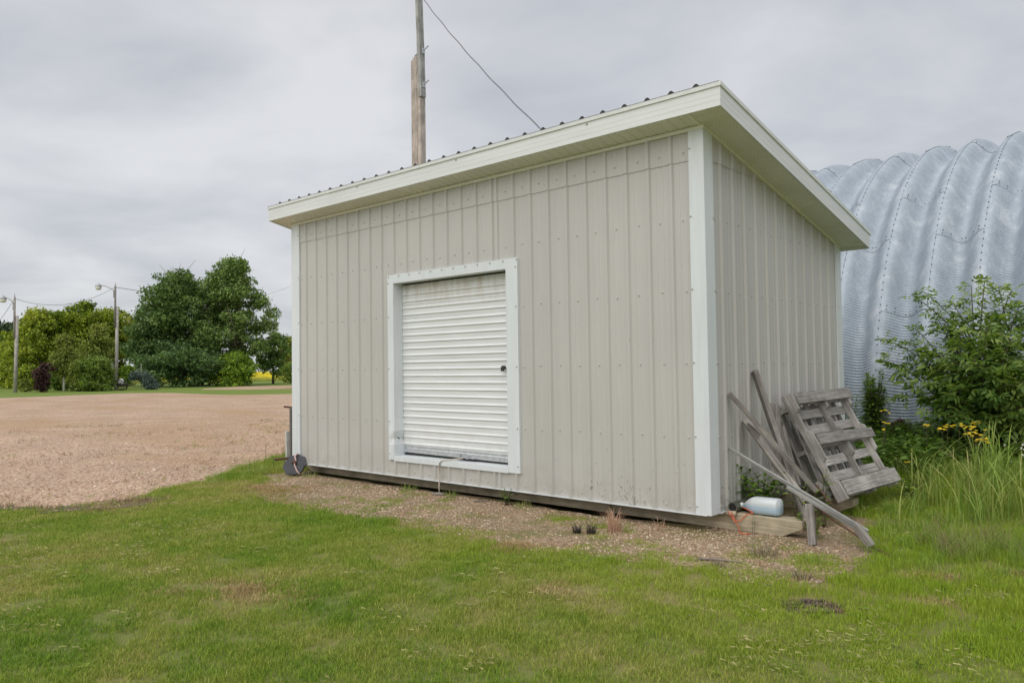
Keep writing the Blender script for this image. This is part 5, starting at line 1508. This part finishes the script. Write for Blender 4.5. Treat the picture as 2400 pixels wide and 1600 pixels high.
# ---- rough grass at the left corner of the shed and along the right
Q1 = ground_pts(900, -9.2, -5.9, -1.3, 4.2); Q1 = Q1[in_view(Q1) & ~inside(yo, Q1[:, 0], Q1[:, 1]) & ~inside(so, Q1[:, 0], Q1[:, 1])]
Q1 = Q1[~((Q1[:, 0] > -6.35) & (Q1[:, 1] > -0.1))]
Q1 = Q1[nz(Q1, 1.1, 2.0) > -0.15][:260]
Q2 = ground_pts(1500, 0.55, 3.2, -0.4, 5.2); Q2 = Q2[in_view(Q2) & ~inside(so, Q2[:, 0], Q2[:, 1])]
Q2 = Q2[nz(Q2, 1.3, 7.0) > -0.1][:420]
P = np.concatenate([Q1, Q2]); s = np.concatenate([0.62 * (0.7 + 0.6 * nr.random(len(Q1))), 0.75 * (0.6 + 0.7 * nr.random(len(Q2))) * (0.65 + 0.5 * sstep(0.3, 2.2, Q2[:, 1]))])
RB = [blades(22, 0.09, 0.09, 0.26, 0.0052, 1.0, 60 + i, 0.8, M['tall_blade'], 'rough_clump', 4) for i in range(5)]
scatter('rough_grass', RB, P, nr.uniform(0, 6.28, len(P)), np.stack([s, s, s], 1))
# ---- tall grass at the right
P = ground_pts(1600, 0.9, 2.9, 1.1, 4.9); P = P[in_view(P)]
wgt = np.exp(-(((P[:, 0] - 1.62) / 0.55) ** 2 + ((P[:, 1] - 2.7) / 0.95) ** 2)); P = P[nr.random(len(P)) < wgt * 0.15]
s = 0.75 + 0.5 * nr.random(len(P))
TB = [blades(17, 0.085, 0.20, 0.60, 0.0105, 0.8, 80 + i, 1.3, M['tall_blade'], 'tall_clump', 6) for i in range(5)]
scatter('tall_grass', TB, P, nr.uniform(0, 6.28, len(P)), np.stack([s, s, s], 1))
# pale fine bent-grass clump in front of the tall grass
P = ground_pts(260, 1.35, 2.3, -0.1, 1.35); P = P[np.exp(-(((P[:, 0] - 1.75) / 0.3) ** 2 + ((P[:, 1] - 0.75) / 0.45) ** 2)) > nr.random(len(P))]
FB_ = [blades(30, 0.09, 0.12, 0.30, 0.0022, 1.15, 90 + i, 0.6, M['straw_blade' if i == 2 else 'tall_blade'], 'fine_clump', 4) for i in range(3)]
scatter('fine_grass', FB_, P, nr.uniform(0, 6.28, len(P)), np.ones((len(P), 3)) * 0.9)
# ---- sparse tufts and moss tips on the gravel strip
P = ground_pts(4200, -6.2, 1.3, -1.45, 0.2); ins = inside(so, P[:, 0], P[:, 1]); P = P[ins & in_view(P)]
n_ = nz(P, 1.6, 12.0); e_ = edge_fade(so, P, 0.45)
P = P[(nr.random(len(P)) < np.clip(0.26 * (n_ > 0.12) + 0.9 * np.clip(0.75 - e_, 0, 1) * (0.6 + n_) + 0.3 * ((P[:, 0] > 0.45)), 0, 1)) & (P[:, 1] < -0.12)]
s = 0.55 + 0.5 * nr.random(len(P))
scatter('strip_grass', LB[:3] + [blades(14, 0.05, 0.02, 0.05, 0.004, 1.0, 99, mat=M['dry_blade'])], P, nr.uniform(0, 6.28, len(P)), np.stack([s, s, s], 1))
# ---- orange-brown dead grass by the yard's edge and at the left end of the gravel strip
P = np.concatenate([ground_pts(700, -6.6, -4.9, -3.4, -1.7), ground_pts(900, -6.1, -4.2, -1.5, -0.5), ground_pts(200, -1.3, -0.7, -1.6, -1.2)] + [ground_pts(46, bx - 0.2, bx + 0.2, by - 0.16, by + 0.16) for bx, by in ((-1.32, -3.47), (-1.62, -3.35), (-1.75, -3.62), (0.02, -2.1), (1.9, -0.9), (1.75, -0.3), (2.1, 0.15), (-4.3, -3.9), (-1.4, -3.3), (-1.1, -3.2))])
k1 = np.exp(-(((P[:, 0] + 5.45) / 0.40) ** 2 + ((P[:, 1] + 2.55) / 0.42) ** 2)); k2 = np.exp(-(((P[:, 0] + 5.25) / 0.55) ** 2 + ((P[:, 1] + 1.05) / 0.26) ** 2)); k3 = np.exp(-(((P[:, 0] + 0.98) / 0.15) ** 2 + ((P[:, 1] + 1.38) / 0.1) ** 2))
kb = np.max([np.exp(-(((P[:, 0] - bx) / 0.2) ** 2 + ((P[:, 1] - by) / 0.15) ** 2)) for bx, by in ((-1.32, -3.47), (-1.62, -3.35), (-1.75, -3.62), (0.02, -2.1), (1.9, -0.9), (1.75, -0.3), (2.1, 0.15), (-4.3, -3.9), (-1.4, -3.3), (-1.1, -3.2))], axis=0)
P = P[nr.random(len(P)) < np.maximum(np.maximum(np.maximum(k1, k2), k3) * 0.8, kb * 0.4)]
M['dead_blade'] = lawn_blade_mat('dead_blade', [(0.3, (0.36, 0.25, 0.11)), (0.7, (0.50, 0.38, 0.18))], 0.2)
scatter('dead_grass', [blades(50, 0.09, 0.012, 0.045, 0.003, 1.1, 130 + i, mat=M['dead_blade'], name='dead_clump') for i in range(3)], P, nr.uniform(0, 6.28, len(P)), np.ones((len(P), 3)))
# ---- dry weeds on the near part of the yard
P = ground_pts(1700, -16, -6, -6, 9); P = P[inside(yo, P[:, 0], P[:, 1]) & in_view(P)]; P = P[(nz(P, 0.5, 3.3) > 0.02) | (nr.random(len(P)) < 1.0 * np.clip(1.25 - edge_fade(yo[:260], P, 1.3), 0, 1))][:760]
wis = [hit(px_ + rnd.uniform(-6, 6), py_ + rnd.uniform(-3, 3), 2, -0.146) for px_, py_ in [(140 + 5 * k, 1003 - 0.12 * k * 2) for k in range(30)] + [(30 + 9 * k, 1012) for k in range(6)] + [(430 + 4 * k, 1052 - k) for k in range(10)] + [(610 + 2 * k, 985) for k in range(14)]]
Pe = ground_pts(900, -6.7, -5.2, -3.6, -1.8); Pe = Pe[inside(eo, Pe[:, 0], Pe[:, 1])][:110]
P = np.concatenate([P, Pe, np.array([tuple(w_) for w_ in wis])])
s = 0.6 + 0.7 * nr.random(len(P))
YB_ = [blades(12, 0.06, 0.03, 0.09, 0.005, 1.0, 70 + i, mat=M[k_], name='yard_tuft') for i, k_ in enumerate(('tall_blade', 'straw_blade', 'straw_blade', 'dry_blade'))]
scatter('yard_weeds', YB_, P, nr.uniform(0, 6.28, len(P)), np.stack([s, s, s], 1))

# ---- loose stones
def stone(seed, flat=0.6):
    bm = bmesh.new(); bmesh.ops.create_icosphere(bm, subdivisions=1, radius=1.0)
    g = random.Random(seed); sx, sy = g.uniform(0.8, 1.25), g.uniform(0.65, 1.0)
    for v in bm.verts: v.co = Vector((v.co.x * sx, v.co.y * sy, v.co.z * flat)) * g.uniform(0.82, 1.12)
    me = bpy.data.meshes.new('stone'); bm.to_mesh(me); bm.free(); return me
ST = [stone(i, 0.5 + 0.05 * i) for i in range(5)]
for s_ in ST: s_.materials.append(M['pebble'])
P = ground_pts(30000, -6.4, 1.4, -1.6, 0.9); P = P[inside(so, P[:, 0], P[:, 1]) & in_view(P, 60)]
P = P[nr.random(len(P)) < np.clip(0.75 + 0.9 * nz(P, 1.2, 6.0), 0.15, 1)]
P[:, 2] += 0.004
s = 0.0045 + 0.0085 * nr.random(len(P)) ** 2.2
scatter('loose_stones', ST, P, nr.uniform(0, 6.28, len(P)), np.stack([s, s, s], 1), nr.normal(size=(len(P), 2)) * 0.3)
ST2 = [m_.copy() for m_ in ST]
for s_ in ST2: s_.materials.clear(); s_.materials.append(M['yard_pebble'])
P = ground_pts(60000, -22, -5.2, -6, 14); d_ = np.linalg.norm(P - CAM_POS, axis=1)
P = P[((inside(yo, P[:, 0], P[:, 1]) | (inside(eo, P[:, 0], P[:, 1]) & (nr.random(len(P)) < 0.3))) & in_view(P, 60)) & (nr.random(len(P)) < np.clip(16 / d_ - 0.55, 0.03, 1))]
P[:, 2] += 0.006
s = 0.009 + 0.019 * nr.random(len(P)) ** 3
scatter('yard_stones', ST2, P, nr.uniform(0, 6.28, len(P)), np.stack([s, s, s], 1), nr.normal(size=(len(P), 2)) * 0.3)

# ---- tufts one can point at
def tuft(label, x, y, args, cat='grass tuft', group=None, mat=None, seed=1, name='grass_tuft'):
    o = link(name, blades(seed=seed, mat=mat, name=name, base_r=1, **args), None, (x, y, float(gz(x, y)) - 0.004))
    return tag(o, label, cat, group)
tuft('blackened burnt tuft, left of the black pair on the gravel', -0.875, -0.665, dict(n=90, rad=0.035, h0=0.03, h1=0.14, w=0.0045, lean=0.75), mat=M['burnt_blade'], seed=3, group='burnt tufts')
tuft('blackened burnt tuft, right of the black pair on the gravel', -0.765, -0.615, dict(n=90, rad=0.035, h0=0.03, h1=0.15, w=0.0045, lean=0.75), mat=M['burnt_blade'], seed=4, group='burnt tufts')
tuft('pinkish dry bent grass tuft in front of the shed near the corner', -0.655, -0.43, dict(n=150, rad=0.06, h0=0.08, h1=0.27, w=0.0042, lean=0.85, bend=2.0, segs=5), mat=M['dry_blade'], seed=5)
tuft('small drooping dry tuft in the shade under the wall edge', -0.40, -0.16, dict(n=26, rad=0.05, h0=0.08, h1=0.16, w=0.004, lean=0.9, bend=1.9, segs=5), mat=M['dry_blade'], seed=6)
tuft('grey dead grass tuft in front of the skid end', 0.655, -0.44, dict(n=120, rad=0.10, h0=0.06, h1=0.15, w=0.0038, lean=0.9, segs=4), mat=M['grey_blade'], seed=7)
tuft('dark grey dead tuft between gravel and lawn at the right', 1.10, -0.87, dict(n=70, rad=0.06, h0=0.04, h1=0.09, w=0.0045, lean=0.7), mat=M['grey_blade'], seed=8)
tuft('small dark dead tuft on the gravel edge nearest the lawn', 0.55, -0.93, dict(n=50, rad=0.05, h0=0.03, h1=0.08, w=0.0042, lean=0.7), mat=M['grey_blade'], seed=9)
for i, (x, y, lb) in enumerate(((-3.75, -0.05, 'bright grass tuft under the door left of the toggle'), (-3.02, -0.06, 'bright grass tuft just right of the rope toggle'), (-2.02, -0.05, 'bright grass tuft right of the leafy grey-green weed'), (-5.62, -0.12, 'pale green tuft beside the rubber disc'), (1.0, -0.42, 'lone green tuft on the gravel beside the grey dead tuft'))):
    tuft(lb, x, y, dict(n=60, rad=0.10, h0=0.05, h1=0.13, w=0.004, lean=0.9), mat=M['tall_blade'], seed=20 + i)

# ---- leafy weeds
def leafy_weed(label, base, height, spread, nst, nl, L, w, mat, seed, name='leafy_weed', cat='weed', tops=None, up=0.35, stem_r=0.004, group=None, off=0.0):
    g = random.Random(seed); base = Vector(base)
    T = empty(name, base, label, cat, group)
    m = MB(); items = []
    for i in range(nst):
        a = 2 * PI * i / nst + g.uniform(-0.4, 0.4)
        if tops: tip = Vector(tops[i % len(tops)]) - base
        else: tip = Vector((math.cos(a) * spread * g.uniform(0.3, 1), math.sin(a) * spread * g.uniform(0.3, 1), height * g.uniform(0.7, 1.0)))
        mid_ = tip * 0.5 + Vector((0, 0, tip.length * 0.12))
        pts = [Vector((g.uniform(-1, 1) * 0.02, g.uniform(-1, 1) * 0.02, -0.02)), mid_, tip]
        crv = [pts[0] * (1 - t) ** 2 + pts[1] * 2 * t * (1 - t) + pts[2] * t * t for t in [k / 6 for k in range(7)]]
        m.tube(crv, [stem_r * (1 - 0.6 * k / 6) for k in range(7)], 5)
        for j in range(nl):
            t = 0.15 + 0.85 * (j + g.random() * 0.5) / nl; t = min(t, 1)
            p = pts[0] * (1 - t) ** 2 + pts[1] * 2 * t * (1 - t) + pts[2] * t * t
            az = j * 2.4 + g.uniform(-0.4, 0.4); d = Vector((math.cos(az), math.sin(az), g.uniform(-0.1, up * 2) if t < 0.9 else 0.9))
            s = g.uniform(0.7, 1.15) * (1.0 if t < 0.75 else 0.7)
            if off:
                e = p + d.normalized() * off * g.random() * (1.15 - t); m.tube([p, e], stem_r * 0.3, 3, cap=False); p = e
            items.append((orient(p, d, g.uniform(-0.4, 0.4), s), *leaf_shape(L, w, 0.3, g.uniform(0.05, 0.35))))
    link('stem', new_mesh('stem', m.v, m.f, M['stem'], True), T)
    o = link('foliage', join_leaves(items, 'foliage', mat), T); o['kind'] = 'stuff'
    return T
leafy_weed('leafy green weed growing behind the plastic jug', (0.17, 0.58, -0.14), 0.50, 0.24, 13, 26, 0.085, 0.042, M['weed'], 1, tops=None, off=0.05)
leafy_weed('lime-tipped weed sprouting through the crossed boards', (0.50, 0.62, -0.14), 0.44, 0.16, 5, 12, 0.06, 0.024, M['lime'], 2)
leafy_weed('tall thin weed in front of the pallet foot', (0.62, 0.82, -0.14), 0.50, 0.08, 4, 12, 0.06, 0.022, M['lime'], 3)
leafy_weed('lime green weed by the end of the front skid', (0.72, 0.36, -0.14), 0.22, 0.16, 6, 7, 0.06, 0.030, M['lime'], 4)
leafy_weed('grey-green leafy weed at the wall right of the door', (-2.23, -0.06, -0.14), 0.17, 0.09, 6, 11, 0.055, 0.018, M['weed'], 5)
leafy_weed('small dark weed under the wall right of the leafy weed', (-1.02, 0.06, -0.14), 0.13, 0.06, 4, 7, 0.04, 0.016, M['weed'], 6)
leafy_weed('spindly stalk with tiny leaves in front of the jug', (0.30, 0.17, -0.145), 0.24, 0.03, 2, 12, 0.018, 0.008, M['weed'], 7, stem_r=0.002)
leafy_weed('broad-leaved weed below the right end of the pallets', (0.86, 2.35, float(gz(0.86, 2.35))), 0.22, 0.2, 7, 8, 0.08, 0.045, M['weed'], 8)
leafy_weed('narrow dark leafy bush beside the back corner of the shed', (-0.14, 4.72, float(gz(-0.14, 4.72))), 1.02, 0.17, 16, 130, 0.06, 0.03, M['weed'], 9, name='narrow_bush', cat='bush', stem_r=0.006, off=0.2)
leafy_weed('pale feathery bush left of the narrow dark bush', (-0.38, 4.45, float(gz(-0.38, 4.45))), 0.78, 0.2, 9, 70, 0.045, 0.016, M['lime'], 10, name='narrow_bush', cat='bush', stem_r=0.005, off=0.12)
for i, (px_, py_) in enumerate(((621, 1068), (585, 1108), (640, 1095), (596, 1100), (664, 1062))):
    p = hit(px_, py_ + 8, 2, -0.15)
    leafy_weed(('tallest reddish weed stalk in the rough grass at the yard edge', 'reddish weed stalk leftmost in the rough grass', 'reddish weed stalk nearest the rubber disc', 'short reddish weed stalk beside the leftmost stalk', 'reddish weed stalk behind the rubber disc')[i], p, 0.34 if i == 0 else 0.26, 0.03, 1, 14, 0.022, 0.008, M['purple'] if i % 2 == 0 else M['birch_leaf'], 40 + i, name='weed_stalk', stem_r=0.003, group='weed stalks')

# ---- broad-leaved ground cover and clover by the arch building
def weed_clump(seed, n, h, L, w, mat):
    g = random.Random(seed); it = []
    for i in range(n):
        a = g.uniform(0, 6.28); r = 0.14 * math.sqrt(g.random()); z = h * g.random() ** 0.7
        d = Vector((math.cos(a), math.sin(a), g.uniform(-0.1, 0.6)))
        it.append((orient(Vector((r * math.cos(a), r * math.sin(a), z)), d, g.uniform(-0.5, 0.5), g.uniform(0.6, 1.2)), *leaf_shape(L, w, 0.2, 0.2)))
    return join_leaves(it, 'weed_clump', mat)
WC = [weed_clump(i, 34, 0.20, 0.06, 0.034, M['weed']) for i in range(4)]
P = ground_pts(900, -0.6, 2.8, 2.6, 5.3); P = P[in_view(P)]
k_ = np.where(P[:, 0] < 0.95, sstep(2.6, 3.4, P[:, 1]), sstep(3.2, 4.2, P[:, 1])) * ~((P[:, 0] < 0.05) & (P[:, 1] < 3.4))
P = P[nr.random(len(P)) < k_ * 0.55]
s = 0.7 + 0.55 * nr.random(len(P)); s *= np.where(P[:, 0] > 0.9, 0.85, 1.15)
scatter('ground_cover', WC, P, nr.uniform(0, 6.28, len(P)), np.stack([s, s, s], 1))
def flower_head(seed, mat, n, r, z):
    g = random.Random(seed); m = MB()
    m.tube([(0, 0, 0), (0.004, 0.002, z)], 0.0016, 4)
    return m
g_ = random.Random(4); m = MB()
for i in range(150):
    x = g_.gauss(1.95, 0.36); y = g_.gauss(4.15, 0.45)
    if not (1.15 < x < 2.9 and 2.9 < y < 5.1): continue
    z = float(gz(x, y)) + g_.uniform(0.12, 0.26); r = g_.uniform(0.008, 0.013)
    m.tube([(x, y, z - 0.012), (x, y, z - 0.006), (x, y, z + 0.004), (x, y, z + 0.010)], [r * 0.6, r, r * 0.95, r * 0.4], 6)
o = m.build('clover_flowers', M['clover'], None, True); tag(o, kind='stuff')
# tansy: each stalk with its cluster of yellow heads
def b3(x, y): return (1900 + x / 3.136, 640 + y / 3.136)
TN = [((850, 1122), 4.4, 5, 'tansy-like yellow flower leftmost in the row before the big bush'), ((965, 1142), 4.3, 9, 'yellow flower cluster second in the row before the big bush'), ((1003, 1122), 4.5, 4, 'small yellow flower cluster just above the second cluster'), ((1090, 1115), 4.5, 8, 'wide yellow flower cluster in the middle of the row'), ((1165, 1135), 4.4, 8, 'yellow flower cluster right of the middle one'), ((1206, 1100), 4.6, 7, 'highest yellow flower cluster in the row'), ((1170, 1175), 4.2, 5, 'yellow flower cluster low beneath the highest one'), ((1222, 1190), 4.3, 5, 'yellow flowers lower right in the row'), ((1252, 1222), 4.2, 8, 'dense yellow flower cluster at the lower right end'), ((1250, 1160), 4.5, 3, 'single yellow flower right of the highest cluster'), ((1320, 1240), 4.2, 3, 'yellow flower standing farthest right'),
      ((545, 1018), 4.4, 3, 'yellow flower beside the narrow dark bush, uppermost'), ((540, 1100), 4.3, 3, 'yellow flower below the narrow dark bush, middle'), ((535, 1146), 4.2, 2, 'tiny yellow flower below the narrow bush, lowest'), ((747, 1300), 3.6, 4, 'yellow flower among the broad weeds right of the pallets'), ((710, 1395), 3.1, 3, 'yellow flower low in the grass right of the pallets')]
for i, (q, yy, nh, lb) in enumerate(TN):
    p = hit(*b3(*q), 1, yy - 0.62 if yy > 3.9 else yy); zg = float(gz(p.x, p.y)); g_ = random.Random(60 + i)
    T = empty('yellow_flower', (p.x, p.y, zg), lb, 'flower', 'yellow wildflowers')
    m = MB(); tip = Vector((0, 0, p.z - zg))
    m.tube([(g_.uniform(-0.04, 0.04), 0.02, -0.02), tip * 0.6, tip - Vector((0, 0, 0.02))], [0.004, 0.003, 0.0025], 5)
    f = MB()
    for k in range(nh):
        c = tip + Vector((g_.uniform(-0.05, 0.05), g_.uniform(-0.03, 0.03), g_.uniform(-0.022, 0.016)))
        m.tube([tip - Vector((0, 0, 0.06)), c], 0.0015, 4)
        r = g_.uniform(0.017, 0.024)
        f.tube([c, c + Vector((0, 0, 0.004)), c + Vector((0, 0, 0.010))], [r * 0.6, r, r * 0.75], 9)
    link('stem', new_mesh('stem', m.v, m.f, M['stem']), T)
    o = link('flower_head', new_mesh('flower_head', f.v, f.f, M['tansy'], True), T)
    if nh > 2: o['kind'] = 'stuff'

# =================================================================== THE BIG ELDER BUSH
def compound_leaf(seed, L=0.22):
    g = random.Random(seed); it = []
    for t, sg in ((0.30, 1), (0.32, -1), (0.62, 1), (0.64, -1)):
        a = sg * R(62 + g.uniform(-8, 8))
        it.append((orient(Vector((L * t, 0, -0.10 * L * t * t)), Vector((math.cos(a), math.sin(a), -0.12)), g.uniform(-0.25, 0.25), g.uniform(0.85, 1.1)), *leaf_shape(L * 0.50, L * 0.19, 0.18, 0.22)))
    it.append((orient(Vector((L * 0.66, 0, -0.06 * L)), Vector((1, 0, -0.2)), 0, 1.1), *leaf_shape(L * 0.55, L * 0.21, 0.18, 0.25)))
    V = []; F = []
    return join_leaves(it, 'leaf', M['elder'])
CLM = [compound_leaf(i) for i in range(4)]
eb = Vector((1.15, 4.72, float(gz(1.15, 4.72))))
EB = empty('elder_bush', eb, 'big leafy elder bush in front of the corrugated arch building', 'bush')
g = random.Random(9)
TIPS = [hit(*b3(x, y), 1, yy) for x, y, yy in ((525, 480, 4.75), (540, 640, 4.7), (640, 900, 4.55), (700, 700, 4.7), (700, 500, 4.8), (740, 160, 4.8), (830, 140, 4.9), (760, 400, 4.6), (930, 330, 4.75), (1040, 210, 4.85), (1180, 90, 4.9), (1280, 50, 4.85), (1380, 100, 4.9), (1480, 120, 4.85), (1540, 230, 4.8), (1580, 330, 4.8), (1700, 300, 4.85), (1830, 420, 4.8), (1100, 420, 4.35), (1300, 380, 4.3), (1480, 480, 4.3), (1000, 620, 4.15), (1200, 640, 4.05), (1420, 700, 4.05), (880, 800, 4.2), (1100, 850, 3.95), (1350, 900, 3.95), (1600, 800, 4.0), (1750, 650, 4.2), (850, 1000, 4.2), (1050, 1040, 4.05), (1250, 1080, 4.0), (1450, 1060, 3.95), (1650, 1000, 4.0), (1800, 850, 4.1), (1900, 600, 4.5), (1550, 1150, 4.1), (960, 1120, 4.35), (1900, 1000, 4.2))]
m = MB(); leaves = []
for i, t in enumerate(TIPS):
    p0 = Vector((eb.x + g.uniform(-0.32, 0.32), eb.y + g.uniform(-0.12, 0.15), eb.z - 0.03))
    low = t.z < 1.05
    mid_ = p0.lerp(t, 0.45) + Vector((-(t.x - p0.x) * 0.18, 0, 0.22 + 0.12 * (t - p0).length))
    def bz(s): return p0 * (1 - s) ** 2 + mid_ * 2 * s * (1 - s) + t * s * s
    m.tube([bz(k / 9) - eb for k in range(10)], [0.014 * (1 - 0.8 * k / 9) + 0.002 for k in range(10)], 6)
    Ls = (t - p0).length
    n = int(19 + 17 * Ls)
    for j in range(n):
        s = 0.22 + 0.78 * (j / n) ** 0.85 + g.uniform(-0.02, 0.02); s = min(max(s, 0.1), 1.0)
        p = bz(s); az = j * 2.39996 + g.uniform(-0.5, 0.5)
        dn = (bz(min(1, s + 0.03)) - bz(max(0, s - 0.03))).normalized()
        d = Vector((math.cos(az), math.sin(az), g.uniform(-0.6, 0.6))) + dn * (0.35 if s < 0.9 else 1.0)
        size = (0.58 if t.z > 1.45 and s > 0.7 else 0.75 if s > 0.8 else 1.05) * g.uniform(0.75, 1.2)
        # side shoots push the leaves off the stem
        offv = Vector((math.cos(az), math.sin(az), 0.2)) * g.uniform(0.0, 0.10 if s < 0.85 else 0.03)
        leaves.append((p + offv, d, g.uniform(-0.9, 0.9), size))
    for _ in range(3):
        s = g.uniform(0.35, 0.85); a = g.uniform(0, 6.28); p = bz(s); m.tube([p - eb, p + Vector((math.cos(a) * 0.12, math.sin(a) * 0.12, 0.05)) - eb], [0.004, 0.002], 4)
# the 300 leaves that show largest are parts, the rest one part
dist_ = [((Vector(CAM_POS) - l[0]).length - l[3] * 0.9 - (0.8 if l[0].x < 2.0 else 0), i) for i, l in enumerate(leaves)]
near = set(i for _, i in sorted(dist_)[:300])
rest = []
cm = [([v.co.copy() for v in me.vertices], [tuple(p.vertices) for p in me.polygons]) for me in CLM]
for i, (p, d, roll, sz) in enumerate(leaves):
    if i in near:
        o = link('leaf', CLM[i % 4], EB)
        mt = orient(p - eb, d, roll, sz)
        lo, ro, sc_ = mt.decompose(); o.location = lo; o.rotation_euler = ro.to_euler(); o.scale = sc_
    else:
        rest.append((orient(p - eb, d, roll, sz), *cm[i % 4]))
o = link('foliage', join_leaves(rest, 'foliage', M['elder']), EB); o['kind'] = 'stuff'
link('stems', new_mesh('stems', m.v, m.f, M['stem'], True), EB)['kind'] = 'stuff'
